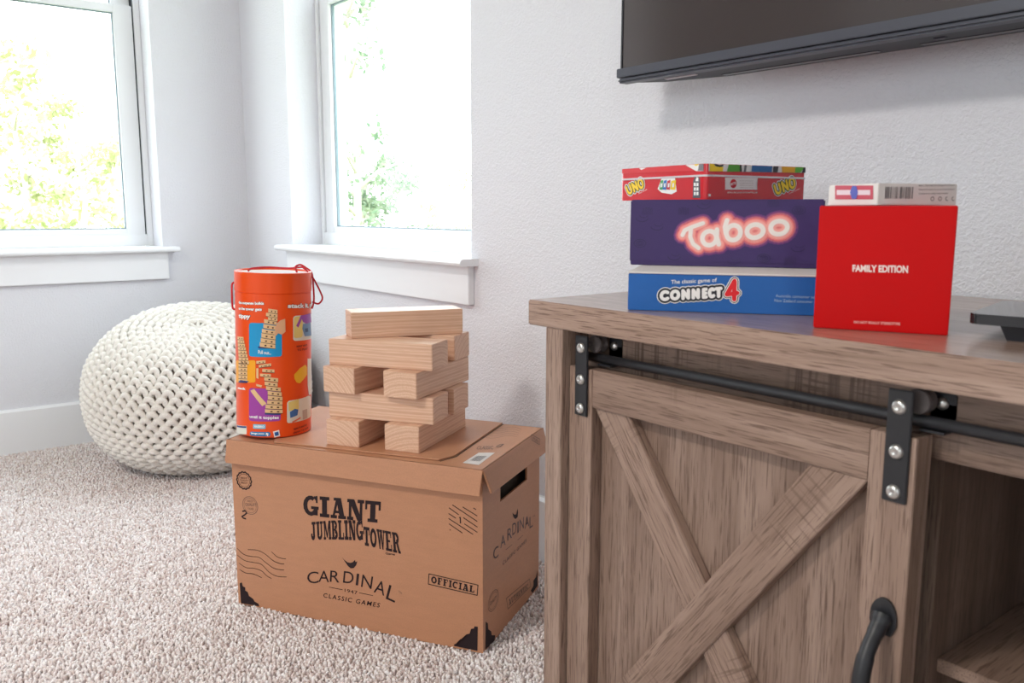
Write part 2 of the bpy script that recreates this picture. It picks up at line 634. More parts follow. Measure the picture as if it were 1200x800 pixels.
R_ = lambda x0, y0, x1, y1: [(x0, y0), (x1, y0), (x1, y1), (x0, y1)]
SLAB = {
    'G': ring(0.5, 0.5, 0.5, 0.5, 55, 345, 0.27) + [R_(0.52, 0.34, 1.02, 0.48), R_(0.70, 0.05, 0.95, 0.45), R_(0.84, 0.66, 0.95, 1.0), [(0.74, 0.86), (0.9, 0.7), (0.9, 0.98), (0.72, 0.98)]],
    'I': [R_(0.24, 0, 0.76, 1), R_(0, 0, 1, 0.17), R_(0, 0.83, 1, 1)],
    'A': [[(0.12, 0.1), (0.27, 0.1), (0.52, 0.95), (0.36, 0.95)], [(0.58, 0.1), (0.92, 0.1), (0.68, 0.98), (0.36, 0.98)], R_(0.26, 0.26, 0.66, 0.38), R_(0, 0, 0.42, 0.16), R_(0.5, 0, 1.02, 0.16), R_(0.2, 0.86, 0.68, 1)],
    'N': [R_(0.1, 0.05, 0.26, 0.95), R_(0.76, 0.05, 0.92, 0.95), [(0.08, 1), (0.42, 1), (0.92, 0), (0.62, 0)], R_(0, 0, 0.38, 0.16), R_(0, 0.84, 0.36, 1), R_(0.62, 0.84, 1.02, 1)],
    'T': [R_(0.33, 0, 0.67, 1), R_(0, 0.83, 1, 1), R_(0, 0.58, 0.13, 0.9), R_(0.87, 0.58, 1, 0.9), R_(0.17, 0, 0.83, 0.16)],
    'J': [R_(0.42, 0.2, 0.78, 1), R_(0.2, 0.85, 1, 1)] + ring(0.4, 0.22, 0.38, 0.24, 180, 360, 0.3) + [R_(0.0, 0.2, 0.3, 0.36)],
    'U': [R_(0.12, 0.25, 0.42, 1), R_(0.68, 0.25, 0.86, 1), R_(0, 0.86, 0.5, 1), R_(0.58, 0.86, 1, 1)] + ring(0.49, 0.27, 0.37, 0.27, 180, 360, 0.24),
    'M': [R_(0.08, 0, 0.2, 1), R_(0.72, 0, 0.94, 1), [(0.06, 1), (0.3, 1), (0.52, 0.2), (0.42, 0.1)], [(0.42, 0.1), (0.52, 0.1), (0.86, 1), (0.7, 1)], R_(0, 0, 0.3, 0.13), R_(0, 0.87, 0.3, 1), R_(0.66, 0, 1, 0.13), R_(0.7, 0.87, 1, 1)],
    'B': [R_(0.1, 0, 0.42, 1), R_(0, 0, 0.6, 0.13), R_(0, 0.87, 0.6, 1), R_(0.3, 0.46, 0.6, 0.56)] + ring(0.55, 0.75, 0.38, 0.25, -90, 90, 0.26) + ring(0.55, 0.27, 0.44, 0.27, -90, 90, 0.28),
    'L': [R_(0.12, 0, 0.48, 1), R_(0, 0, 0.98, 0.13), R_(0, 0.87, 0.62, 1), R_(0.84, 0, 0.98, 0.36)],
    'O': ring(0.5, 0.5, 0.5, 0.5, 0, 360, 0.28, 20),
    'W': [[(0.02, 1), (0.26, 1), (0.4, 0), (0.26, 0)], [(0.4, 1), (0.62, 1), (0.76, 0), (0.62, 0)], [(0.26, 0), (0.36, 0), (0.52, 0.8), (0.44, 0.9)], [(0.64, 0), (0.74, 0), (0.96, 1), (0.86, 1)], R_(-0.02, 0.87, 0.34, 1), R_(0.36, 0.87, 0.7, 1), R_(0.78, 0.87, 1.04, 1)],
    'E': [R_(0.1, 0, 0.44, 1), R_(0, 0, 0.95, 0.13), R_(0, 0.87, 0.92, 1), R_(0.82, 0, 0.95, 0.34), R_(0.8, 0.68, 0.92, 1), R_(0.4, 0.45, 0.72, 0.56)],
    'R': [R_(0.1, 0, 0.42, 1), R_(0, 0, 0.54, 0.13), R_(0, 0.87, 0.6, 1), R_(0.3, 0.44, 0.6, 0.54)] + ring(0.52, 0.73, 0.4, 0.28, -90, 90, 0.26) + [[(0.5, 0.5), (0.76, 0.5), (1.0, 0.03), (0.74, 0.0)], R_(0.76, 0.0, 1.04, 0.12)],
    'F': [R_(0.1, 0, 0.44, 1), R_(0, 0, 0.58, 0.13), R_(0, 0.87, 0.92, 1), R_(0.8, 0.66, 0.92, 1), R_(0.4, 0.45, 0.72, 0.56)],
    'C': ring(0.5, 0.5, 0.5, 0.5, 50, 310, 0.28) + [R_(0.78, 0.66, 0.9, 1.0)],
    'H': [R_(0.1, 0, 0.36, 1), R_(0.66, 0, 0.92, 1), R_(0, 0, 0.46, 0.13), R_(0, 0.87, 0.46, 1), R_(0.56, 0, 1.02, 0.13), R_(0.56, 0.87, 1.02, 1), R_(0.3, 0.44, 0.7, 0.56)],
}


def slab_word(bm, fr, word, q, widths=None, gap=0.08, h=0.0004, curve=None):
    widths = widths or [1.0] * len(word)
    tot = sum(widths) + gap * (len(word) - 1)
    mp = quadmap(q)
    x = 0.0
    for ch, w in zip(word, widths):
        for poly in SLAB[ch]:
            pts = []
            e = hair()
            for px_, py_ in poly:
                X = (x + px_ * w) / tot
                Y = py_
                if curve: Y = curve(X, Y)
                pts.append(fr.at(*mp(X, Y), h + e))
            bm.faces.new([bm.verts.new(p) for p in pts])
        x += w + gap


# ================================================================== THE ROOM
XL, YB, XR, YF, ZC = -3.19, 1.224, 2.3, -3.2, 2.6
WT = 0.16                                  # wall thickness
W1 = (-0.16, 0.905, 0.672, 2.16)           # left window: y0, y1, z0, z1
W2 = (-2.792, -1.726, 0.684, 2.16)         # back window: x0, x1, z0, z1
W3 = (-1.6, 0.2, 1.05, 2.42)               # unseen window added in the front wall for fill light
W4 = (-2.6, -1.5, 0.95, 2.35)              # unseen window added in the wall on the right for fill light


def wall_with_opening(name, axis, plane, out, a0, a1, hole):
    """slab between a0 and a1 along the other horizontal axis with one opening"""
    bm = new()
    h0, h1, z0, z1 = hole
    z0 -= 0.0185
    def slab(u0, u1, zz0, zz1):
        p0, p1 = sorted((plane, plane + out * WT))
        if axis == 'x': box(bm, p0, p1, u0, u1, zz0, zz1)
        else: box(bm, u0, u1, p0, p1, zz0, zz1)
    slab(a0, h0, 0, ZC)
    slab(h1, a1, 0, ZC)
    slab(h0, h1, 0, z0)
    slab(h0, h1, z1, ZC)
    o = build(name, bm, M['wall'])
    return tag(o, kind='structure')


wall_with_opening('wall_left', 'x', XL, -1, YF - WT, YB + WT, W1)
wall_with_opening('wall_back', 'y', YB, 1, XL, XR, W2)
wall_with_opening('wall_front', 'y', YF, -1, XL, XR, W3)
wall_with_opening('wall_right', 'x', XR, 1, YF - WT, YB + WT, W4)
tag(build('floor', box(new(), XL - WT, XR + WT, YF - WT, YB + WT, -0.12, -0.012), M['backing']), kind='structure')
tag(build('ceiling', box(new(), XL - WT, XR + WT, YF - WT, YB + WT, ZC, ZC + 0.1), M['ceiling']), kind='structure')


def baseboard(name, x0, x1, y0, y1, side):
    bm = new()
    t = 0.014
    if side == 'left': pr = [(x0, 0, -0.012), (x0 + t, 0, -0.012), (x0 + t, 0, 0.140), (x0 + t * 0.55, 0, 0.148), (x0, 0, 0.148)]; prism(bm, [(p[0], y0, p[2]) for p in pr], (0, y1 - y0, 0))
    if side == 'back': prism(bm, [(x0, y1, -0.012), (x0, y1 - t, -0.012), (x0, y1 - t, 0.140), (x0, y1 - t * 0.55, 0.148), (x0, y1, 0.148)], (x1 - x0, 0, 0))
    if side == 'front': prism(bm, [(x0, y0, -0.012), (x0, y0 + t, -0.012), (x0, y0 + t, 0.148), (x0, y0, 0.148)], (x1 - x0, 0, 0))
    if side == 'right': prism(bm, [(x1, y0, -0.012), (x1 - t, y0, -0.012), (x1 - t, y0, 0.148), (x1, y0, 0.148)], (0, y1 - y0, 0))
    tag(build(name, bm, M['trim']), kind='structure')


baseboard('baseboard_left', XL, XL, YF, YB, 'left')
baseboard('baseboard_back', XL + 0.014, XR, YB, YB, 'back')
baseboard('baseboard_front', XL + 0.014, XR, YF, YF, 'front')
baseboard('baseboard_right', XR, XR, YF + 0.014, YB - 0.014, 'right')


def window(name, O, u, n, w, h, rail=0.82, stool=True, sash_w=0.062, ear=0.045, apron_side=0.012):
    """double-hung window: O = inner lower corner of the opening, u = direction along it, n = direction into the room, w x h"""
    root = empty(name, (0, 0, 0))
    tag(root, kind='structure')
    u, n, z = Vector(u), Vector(n), Vector((0, 0, 1))
    O = Vector(O)
    Mx = Matrix((( u.x, n.x, 0, O.x), (u.y, n.y, 0, O.y), (0, 0, 1, O.z), (0, 0, 0, 1)))
    d0 = -0.110                              # room face of the window frame, behind the wall face
    bm = new()                               # outer frame
    ft = 0.020
    for q in ((0, ft, 0, h), (w - ft, w, 0, h), (ft, w - ft, h - ft, h), (ft, w - ft, 0, 0.042)):
        box(bm, q[0], q[1], d0 - 0.055, d0, q[2], q[3], Mx)
    fr = build('window_frame', bm, M['vinyl'], root, bevel=0.002)
    bm = new()
    for q in ((ft, ft + 0.004, 0.042, h - ft), (w - ft - 0.004, w - ft, 0.042, h - ft)):
        box(bm, q[0], q[1], d0 - 0.05, d0 - 0.012, q[2], q[3], Mx)
    build('frame_gap', bm, M['gasket'], root)
    def sash(z0, z1, dy, label):
        bm = new()
        x0, x1 = ft + 0.005, w - ft - 0.005
        bw = 0.028
        for q in ((x0, x0 + sash_w, z0, z1), (x1 - sash_w, x1, z0, z1), (x0 + sash_w, x1 - sash_w, z0, z0 + bw), (x0 + sash_w, x1 - sash_w, z1 - bw, z1)):
            box(bm, q[0], q[1], dy - 0.028, dy, q[2], q[3], Mx)
        s = build('sash', bm, M['vinyl'], root, bevel=0.002)
        # thin dark glazing bead all round the glass, set back from the sash face
        bm = new()
        gx0, gx1, gz0, gz1 = x0 + sash_w, x1 - sash_w, z0 + bw, z1 - bw
        b = 0.0035
        for q in ((gx0, gx0 + b, gz0, gz1), (gx1 - b, gx1, gz0, gz1), (gx0 + b, gx1 - b, gz0, gz0 + b), (gx0 + b, gx1 - b, gz1 - b, gz1)):
            box(bm, q[0], q[1], dy - 0.022, dy - 0.012, q[2], q[3], Mx)
        build('glazing_bead', bm, M['bead'], s)
        build('window_glass', box(new(), gx0 + b, gx1 - b, dy - 0.018, dy - 0.014, gz0 + b, gz1 - b, Mx), M['glass'], s)
    sash(0.034, rail + 0.02, d0 - 0.006, 'lower')
    sash(rail - 0.005, h - ft, d0 - 0.030, 'upper')
    # exterior casing seen through the glass
    bm = new()
    for q in ((-0.02, 0.05, 0, h), (w - 0.05, w + 0.02, 0, h)):
        box(bm, q[0], q[1], -WT - 0.03, -WT - 0.001, q[2], q[3], Mx)
    build('outer_casing', bm, M['vinyl'], root)
    if stool:
        bm = new()
        pr = [(0, 0), (0.048, 0), (0.054, -0.004), (0.056, -0.010), (0.054, -0.015), (0.048, -0.018), (0, -0.018)]
        prism(bm, [Mx @ Vector((-ear, a, b)) for a, b in pr], u * (w + 2 * ear))
        box(bm, 0.0, w, d0, 0.0, -0.018, 0.0, Mx)
        build('window_sill', bm, M['trim'], root)
        bm = new()
        box(bm, -apron_side, w + apron_side, 0, 0.018, -0.115, -0.018, Mx)
        build('window_apron', bm, M['trim'], root, bevel=0.0015)
    return root


window('window_1', (XL, W1[0], W1[2]), (0, 1, 0), (1, 0, 0), W1[1] - W1[0], W1[3] - W1[2])
window('window_2', (W2[0], YB, W2[2]), (1, 0, 0), (0, -1, 0), W2[1] - W2[0], W2[3] - W2[2], rail=0.80, ear=0.03)
window('fill_window_3', (W3[0], YF, W3[2]), (1, 0, 0), (0, 1, 0), W3[1] - W3[0], W3[3] - W3[2], rail=1.0)
window('fill_window_4', (XR, W4[0], W4[2]), (0, 1, 0), (-1, 0, 0), W4[1] - W4[0], W4[3] - W4[2], rail=1.0)

# ------------------------------------------------------------------ carpet pile
def carpet():
    import numpy as np
    rs = np.random.RandomState(3)
    sp = 0.0066
    xs = np.arange(XL + 0.015, -0.80, sp)
    ys = np.arange(-1.60, YB - 0.015, sp)
    X, Y = np.meshgrid(xs, ys)
    X = X.ravel() + rs.uniform(-0.45, 0.45, X.size) * sp
    Y = Y.ravel() + rs.uniform(-0.45, 0.45, Y.size) * sp
    # keep the part the room view reaches
    d = np.stack([X * CF.x + Y * CF.y - H * CF.z, X * CR.x + Y * CR.y], 1)
    keep = (d[:, 0] > 0.5) & (np.abs(d[:, 1] / d[:, 0]) < 1.35)
    ddown = (X * CU.x + Y * CU.y - H * CU.z) / d[:, 0]
    keep &= ddown > -0.95
    # not under the things that stand on it
    keep &= ~((X > -0.862) & (Y > 0.705))
    bx, by = (X + 1.4867), (Y - 0.8435)
    ub = bx * 0.8622 + by * 0.5066
    vb = -bx * 0.5066 + by * 0.8622
    keep &= ~((np.abs(ub) < 0.268) & (np.abs(vb) < 0.143))
    keep &= (X + 2.735) ** 2 + (Y - 0.868) ** 2 > 0.19 ** 2
    X, Y = X[keep], Y[keep]
    n = X.size
    k = 5                                   # sides
    lv = 4
    ang = np.linspace(0, 2 * np.pi, k, endpoint=False)
    rad = np.array([0.0030, 0.0034, 0.0033, 0.0019])
    zz = np.array([-0.013, -0.006, -0.0008, 0.0018])
    lean_a = rs.uniform(0, 2 * np.pi, n)
    lean = rs.uniform(0.0, 0.0050, n)
    hgt = rs.uniform(0.78, 1.12, n)
    sc_ = rs.uniform(0.8, 1.2, n)
    V = np.zeros((n, lv * k, 3))
    for i in range(lv):
        t = (i / (lv - 1)) ** 1.6
        cx = X + np.cos(lean_a) * lean * t
        cy = Y + np.sin(lean_a) * lean * t
        for j in range(k):
            a = ang[j] + i * 0.5 + lean_a
            V[:, i * k + j, 0] = cx + np.cos(a) * rad[i] * sc_
            V[:, i * k + j, 1] = cy + np.sin(a) * rad[i] * sc_
            V[:, i * k + j, 2] = -0.013 + (zz[i] + 0.013) * hgt
    faces = []
    for i in range(lv - 1):
        for j in range(k):
            faces.append([i * k + j, i * k + (j + 1) % k, (i + 1) * k + (j + 1) % k, (i + 1) * k + j])
    cap = [(lv - 1) * k + j for j in range(k)]
    per = len(faces) * 4 + k
    loops1 = np.array([v for f in faces for v in f] + cap)
    loops = (loops1[None, :] + (np.arange(n) * lv * k)[:, None]).ravel().astype(np.int32)
    nf1 = len(faces) + 1
    st1 = np.array([4 * i for i in range(len(faces))] + [4 * len(faces)])
    starts = (st1[None, :] + (np.arange(n) * per)[:, None]).ravel().astype(np.int32)
    me = bpy.data.meshes.new('carpet_pile')
    me.vertices.add(n * lv * k)
    me.vertices.foreach_set('co', V.astype(np.float32).ravel())
    me.loops.add(loops.size)
    me.loops.foreach_set('vertex_index', loops)
    me.polygons.add(n * nf1)
    me.polygons.foreach_set('loop_start', starts)
    me.update(calc_edges=True)
    me.polygons.foreach_set('use_smooth', np.ones(n * nf1, dtype=bool))
    me.materials.append(M['carpet'])
    o = bpy.data.objects.new('carpet_pile', me)
    col.objects.link(o)
    tag(o, 'soft beige cut pile carpet covering the floor', 'carpet', kind='stuff')
    # the rest of the floor, outside the view: plain looped surface
    s = Nt('carpet_flat')
    s.b.inputs['Base Color'].default_value = srgb(222, 209, 205)
    s.b.inputs['Roughness'].default_value = 0.95
    s.bump(s.noise(s.coords(), 170, 3, 0.7), 1.0, 0.012)
    bm = new()
    box(bm, XL, XR, YF, YB, -0.0118, -0.0075)
    fl = build('floor_carpet', bm, s.m)
    tag(fl, kind='structure')


carpet()


# ================================================================== KNITTED POUF
def pouf():
    cx, cy, R, h, tl, e = -2.735, 0.868, 0.336, 0.486, 0.33, 0.86
    d = Vector((-cx, -cy, 0)).normalized()
    def P(phi, th, out=0.0):
        c = max(math.cos(phi), 0) ** e
        s = math.copysign(abs(math.sin(phi)) ** e, math.sin(phi))
        t = (s + 1) / 2 * tl
        rr, hh = R + out, h / 2 + out
        x, y, z = rr * c * math.cos(th), rr * c * math.sin(th), hh * s
        # slight dip towards the crown
        if s > 0.8: z -= 0.022 * ((s - 0.8) / 0.2) ** 2
        a = x * d.x + y * d.y
        b = -x * d.y + y * d.x
        a2, z2 = a * math.cos(t) + z * math.sin(t), -a * math.sin(t) + z * math.cos(t)
        return Vector((a2 * d.x - b * d.y, a2 * d.y + b * d.x, h / 2 + z2 - 0.012))
    root = empty('knitted_pouf', (cx, cy, 0))
    tag(root, 'round cream chunky knitted pouf in the corner below the windows', 'pouf')
    bm = new()
    nph, nth = 40, 64
    rows = [[bm.verts.new(P(-PI / 2 + PI * i / nph, 2 * PI * k / nth, -0.010)) for k in range(nth)] for i in range(1, nph)]
    for a, b in zip(rows, rows[1:]):
        for k in range(nth):
            bm.faces.new((a[k], a[(k + 1) % nth], b[(k + 1) % nth], b[k]))
    bm.faces.new(rows[0][::-1]); bm.faces.new(rows[-1])
    build('lining', bm, M['yarn_core'], root, smooth=True)
    # rows of stitches at equal spacing along the profile
    prof = []
    N = 400
    acc = 0
    last = P(-PI / 2, 0)
    for i in range(N + 1):
        ph = -PI / 2 + PI * i / N
        p = P(ph, PI / 2 + math.atan2(d.y, d.x))
        acc += (p - last).length
        last = p
        prof.append((acc, ph))
    step = 0.0245
    nrow = int(acc / step)
    def phi_at(s):
        for (a, pa), (b, pb) in zip(prof, prof[1:]):
            if b >= s: return pa + (pb - pa) * (s - a) / max(b - a, 1e-9)
        return PI / 2
    bm = new()
    for r in range(nrow + 1):
        s0 = step * (r + 0.5)
        if s0 > acc - 0.022: break
        ph0 = phi_at(s0)
        dph = phi_at(min(s0 + 0.003, acc)) - ph0
        c = max(math.cos(ph0), 0.02) ** e
        circ = 2 * PI * R * c
        ns = max(8, int(round(circ / 0.0370)))
        if r % 2: pass
        per = 10
        pts = []
        n = ns * per
        for k in range(n):
            th = 2 * PI * k / n
            w = ns * th + (PI if (r % 2) else 0) + 0.5 * math.sin(r * 1.7)
            j = 1 + 0.10 * math.sin(th * 7 + r * 2.1) + 0.08 * math.sin(th * 17 + r)
            up = math.tanh(2.4 * math.cos(w)) * 0.0084 * j + 0.0012 * math.sin(th * 5 + r)
            out = 0.0010 + 0.0058 * math.cos(w) * j
            pts.append(P(ph0 + dph / 0.003 * up, th, out))
        tube(bm, pts, 0.0090, 8, closed=True)
    build('knit_cover', bm, M['yarn'], root, smooth=True)
    # gathered knot at the crown
    bm = new()
    top = P(PI / 2 - 0.001, 0)
    for k in range(9):
        a = 2 * PI * k / 9
        q = P(PI / 2 - 0.20, a, 0.0)
        tube(bm, [top + Vector((0, 0, -0.006)), (top + q) / 2 + Vector((0, 0, 0.001)), q], [0.005, 0.008, 0.007], 6)
    build('gathered_crown', bm, M['yarn'], root, smooth=True)


pouf()

# ================================================================== CARDBOARD BOX
A = Vector((-1.647, 0.575, 0)); B = Vector((-1.174, 0.853, 0))
U = (B - A).normalized(); V_ = Vector((-U.y, U.x, 0))
BL, BD, BH = 0.549, 0.300, 0.346
ang_box = math.atan2(U.y, U.x)
cb = empty('cardboard_box', (A + B) / 2 + V_ * (BD / 2), ang_box)
tag(cb, 'large kraft cardboard box with lid and dark lettering and stamps standing on the carpet', 'box')
hx, hy = BL / 2, BD / 2
# body with hand holes in both ends
bm = new()
t = 0.004
box(bm, -hx, hx, -hy, -hy + t, 0, BH - 0.004)
box(bm, -hx, hx, hy - t, hy, 0, BH - 0.004)
box(bm, -hx + t, hx - t, -hy + t, hy - t, 0.0, 0.004)
fr_end = Flat(cb, (hx, 0, 0), (0, 1, 0), (0, 0, 1))
hole = [fr_end.px(584.3, 562.5), fr_end.px(617, 539), fr_end.px(618.5, 561), fr_end.px(588.5, 586)]
hy0 = (hole[0][0] + hole[3][0]) / 2; hy1 = (hole[1][0] + hole[2][0]) / 2
hz1 = (hole[0][1] + hole[1][1]) / 2; hz0 = (hole[2][1] + hole[3][1]) / 2
for sx in (-1, 1):
    x0, x1 = sorted((sx * hx, sx * (hx - t)))
    box(bm, x0, x1, -hy + t, hy0, 0, BH - 0.004)
    box(bm, x0, x1, hy1, hy - t, 0, BH - 0.004)
    box(bm, x0, x1, hy0, hy1, 0, hz0)
    box(bm, x0, x1, hy0, hy1, hz1, BH - 0.004)
build('box_body', bm, M['kraft'], cb)
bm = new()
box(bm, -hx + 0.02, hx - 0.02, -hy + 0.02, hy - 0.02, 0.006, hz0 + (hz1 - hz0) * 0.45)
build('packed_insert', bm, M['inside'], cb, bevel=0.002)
# lid: top plate, four skirts that flare a little, raised centre flap
LT = 0.3496
lu, lv0, lv1 = 0.2785, -0.158, 0.163
bm = new()
box(bm, -lu, lu, lv0, lv1, LT - 0.0038, LT)
def skirt(p, q, p2, q2, n):
    n = Vector(n) * 0.004
    P4 = [Vector(x) for x in (p, q, q2, p2)]
    prism(bm, P4, n)
sk = 0.047
fl = 0.006
skirt((-lu, lv0, LT), (lu, lv0, LT), (-lu - 0.000, lv0 - fl, LT - sk), (lu - 0.004, lv0 - fl, LT - sk), (0, 1, 0))
skirt((-lu, lv1, LT), (lu, lv1, LT), (-lu, lv1 + fl, LT - sk), (lu, lv1 + fl, LT - sk), (0, -1, 0))
skirt((lu, lv0 + 0.003, LT), (lu, lv1, LT), (lu + 0.013, lv0 + 0.012, LT - sk + 0.002), (lu + 0.013, lv1 - 0.002, LT - sk), (-1, 0, 0))
skirt((-lu, lv0 + 0.003, LT), (-lu, lv1, LT), (-lu - 0.010, lv0 + 0.004, LT - sk), (-lu - 0.010, lv1, LT - sk), (1, 0, 0))
build('box_lid', bm, M['kraft'], cb, bevel=0.0009, seg=1)
top = Flat(cb, (0, 0, LT), (1, 0, 0), (0, 1, 0))
a1, b1 = top.px(590, 496); a2, b2 = top.px(533, 535); a3, b3 = top.px(519, 540.5); a4, b4 = top.px(480, 536)
a5, b5 = top.px(384, 491); a6, b6 = top.px(365, 499); a7, b7 = top.px(322, 519); a8, b8 = top.px(352, 521)
bm = new()
e1 = lv1 - 0.003
FP = 0.0028                                # flap thickness
lx = a6 + (lv0 - b6) * (a5 - a6) / (b5 - b6) if abs(b5 - b6) > 1e-4 else a6
outline = [(a6, -0.130), (a6 + 0.010, -0.146), (a3 - 0.008, b3), (a2, b2), (a1, min(b1, e1)), (a1, e1), (a6, e1)]
pts = [(x, y, LT + 0.0006) for x, y in outline]
prism(bm, pts, (0, 0, FP))
flp = build('lid_flap', bm, M['kraft'], cb, bevel=0.0006, seg=1)
TOPZ = LT + 0.0006 + FP                      # what stands on the box stands here
# slots in the flap and lid, their shade painted as flat dark strips
for q in ([(a1 + 0.001, e1), (a1 + 0.0032, e1), (a2 + 0.0034, b2 - 0.002), (a2 + 0.001, b2)], [(a2 + 0.001, b2), (a2 + 0.0034, b2 - 0.002), (a3 - 0.004, b3 - 0.003), (a3 - 0.006, b3 - 0.0008)],
          [(a7, b7 - 0.0015), (a8, b8 - 0.0015), (a8, b8 + 0.0015), (a7, b7 + 0.0015)],
          [(a6 - 0.003, -0.120), (a6 - 0.001, -0.120), (a6 - 0.001, e1), (a6 - 0.003, e1)]):
    bm = new()
    patch(bm, top, q, 0.0003)
    build('lid_slot_shade', bm, M['inside'], cb)
bm = new()
sq = pxquad(top, (561, 530.5), (580, 530.5), (561, 545), (542, 542.5))
patch(bm, top, sq, 0.0005)
lb = build('shipping_label', bm, M['card_white'], cb)
tag(lb, 'white paper label on the lid')
bm = new()
mq = quadmap(sq)
for k in range(12):
    x = 0.2 + 0.05 * k
    patch(bm, top, [tuple(mq(x, 0.25)), tuple(mq(x + 0.02 + 0.01 * (k % 3), 0.25)), tuple(mq(x + 0.02 + 0.01 * (k % 3), 0.7)), tuple(mq(x, 0.7))], 0.0008)
build('label_print', bm, ink('grey_print', 150, 148, 150), cb)
# faint wavy cancellation lines and stamp on the lid
bm = new()
for j in range(5):
    p0 = (566 + j * 3, 512 - j * 3.2); p1 = (606 + j * 1.2, 512 - j * 2.2)
    pts = [top.px(p0[0] + (p1[0] - p0[0]) * k / 14, p0[1] + (p1[1] - p0[1]) * k / 14 + 1.6 * math.sin(k / 14 * 6.3)) for k in range(15)]
    stroke(bm, top, pts, 0.0011, 0.0005, cap=False)
build('lid_postmark', bm, M['boxink_grey'], cb)
bm = new()
lettering(bm, top, 'CLASSIC', pxquad(top, (560, 523), (578, 522.4), (578, 526.5), (558, 526.5)), 0.0005, 0.01)
stroke(bm, top, [top.px(x, y) for x, y in ((582, 523), (586, 521), (590, 520.5), (586, 523.5), (582, 524))], 0.003, 0.0005)
build('lid_print', bm, M['boxink_grey'], cb)

# --- front printing
fr = Flat(cb, (0, -hy, 0), (1, 0, 0), (0, 0, 1))
bm = new()
slab_word(bm, fr, 'GIANT', pxquad(fr, (355.2, 579.5), (446.5, 587.6), (445.5, 612.6), (355.8, 603.2)), [1.15, 0.72, 1.12, 1.2, 1.1], 0.10)
build('giant_lettering', bm, M['boxink'], cb)
bm = new()
slab_word(bm, fr, 'JUMBLING', pxquad(fr, (364, 611.5), (425, 609.5), (426, 633.5), (365, 632.5)), [0.75, 1, 1.15, 0.9, 0.85, 0.55, 1, 1], 0.08, curve=lambda X, Y: Y + 0.05 * math.sin(X * PI))
slab_word(bm, fr, 'TOWER', pxquad(fr, (426, 616.5), (467.5, 624.5), (469.5, 648.5), (426.5, 638.5)), [0.9, 0.95, 1.15, 0.95, 1.05], 0.08)
build('jumbling_tower_lettering', bm, M['boxink'], cb)
bm = new()
lettering(bm, fr, 'Game', pxquad(fr, (452, 646.5), (463, 648), (463, 650.5), (452, 649.2)), 0.0004, 0.02)
build('game_lettering', bm, M['boxink'], cb)
bm = new()
letters = 'CARDINAL'
ctr = [(366.8, 676.3), (379.7, 675), (392.5, 675.2), (408.5, 676.3), (419, 678.7), (430.2, 681.3), (445.7, 688.2), (459.5, 695.3)]
half_w = [6.7, 6.2, 5.6, 6, 1.4, 6.3, 6.6, 5.8]
tilt = [-0.02, 0.04, 0.09, 0.13, 0.17, 0.21, 0.35, 0.42]
hh = [6.8, 6.6, 6.6, 6.8, 6.8, 7.2, 7.4, 8.2]
for ch, (x, y), w, tl, h_ in zip(letters, ctr, half_w, tilt, hh):
    c_, s_ = math.cos(tl), math.sin(tl)
    sk_ = s_ * 0.65
    q = [(x - w * c_ + h_ * sk_, y - w * s_ - h_), (x + w * c_ + h_ * sk_, y + w * s_ - h_), (x + w * c_ - h_ * sk_, y + w * s_ + h_), (x - w * c_ - h_ * sk_, y - w * s_ + h_)]
    lettering(bm, fr, ch, pxquad(fr, *q), 0.0004, 0.0)
build('cardinal_lettering', bm, M['boxink'], cb)
bm = new()
lettering(bm, fr, 'CLASSIC GAMES', pxquad(fr, (379.5, 694.5), (446, 706.5), (444.5, 711.5), (379.0, 699.5)), 0.0004, 0.01, spacing=1.25)
build('classic_games_lettering', bm, M['boxink'], cb)
bm = new()
lettering(bm, fr, 'TM', pxquad(fr, (467, 691), (471, 694), (470.5, 696), (466.5, 693)), 0.0004)
build('trademark_sign', bm, M['boxink_grey'], cb)
bm = new()
lettering(bm, fr, '1947', pxquad(fr, (404, 689.3), (419, 692.2), (419, 696.5), (404, 693)), 0.0004)
stroke(bm, fr, [fr.px(386, 687.6), fr.px(401.5, 690.6)], 0.0011)
stroke(bm, fr, [fr.px(421, 694.2), fr.px(437, 697.4)], 0.0011)
build('year_line', bm, M['boxink'], cb)
bm = new()
bird = [(400.8, 652.6), (403.5, 655.6), (407.5, 658.6), (411, 659.2), (413.5, 658.4), (416.2, 655.6), (416.6, 658.2), (418.8, 657.6), (417.2, 660), (417.4, 662), (414.5, 665.4), (411, 665.6), (408, 663), (405.6, 659.6)]
patch(bm, fr, [fr.px(x, y) for x, y in bird])
build('bird_emblem', bm, M['boxink'], cb)
# official stamp
bm = new()
off = [(502.8, 672.0), (560.2, 685.2), (559.3, 697.2), (502.0, 684.0)]
oq = pxquad(fr, *off)
stroke(bm, fr, oq, 0.0016, closed=True)
slab_word(bm, fr, 'OFFICIAL', pxquad(fr, (505.5, 674.4), (556.5, 686.4), (555.8, 694.4), (505.2, 682.6)), [1.0, 0.85, 0.85, 0.5, 0.95, 0.5, 1.05, 0.85], 0.14)
build('official_stamp', bm, M['boxink'], cb)
# cancellation lines with a figure one
bm = new()
L1 = lambda x, y: (510 + x * 0.075, 580 + y * 0.075)
for p, q in (((270, 150), (660, 410)), ((215, 195), (370, 305)), ((210, 285), (325, 358)), ((210, 362), (595, 612)), ((215, 445), (430, 592)), ((430, 182), (660, 325)), ((598, 198), (642, 225)), ((440, 348), (662, 498)), ((455, 445), (662, 580)), ((228, 540), (245, 545))):
    stroke(bm, fr, [fr.px(*L1(*p)), fr.px(*L1(*q))], 0.0016, cap=False)
stroke(bm, fr, [fr.px(*L1(392, 340)), fr.px(*L1(397, 440))], 0.0022, cap=False)
stroke(bm, fr, [fr.px(*L1(378, 352)), fr.px(*L1(392, 340))], 0.0016, cap=False)
build('postmark_lines', bm, M['boxink'], cb)
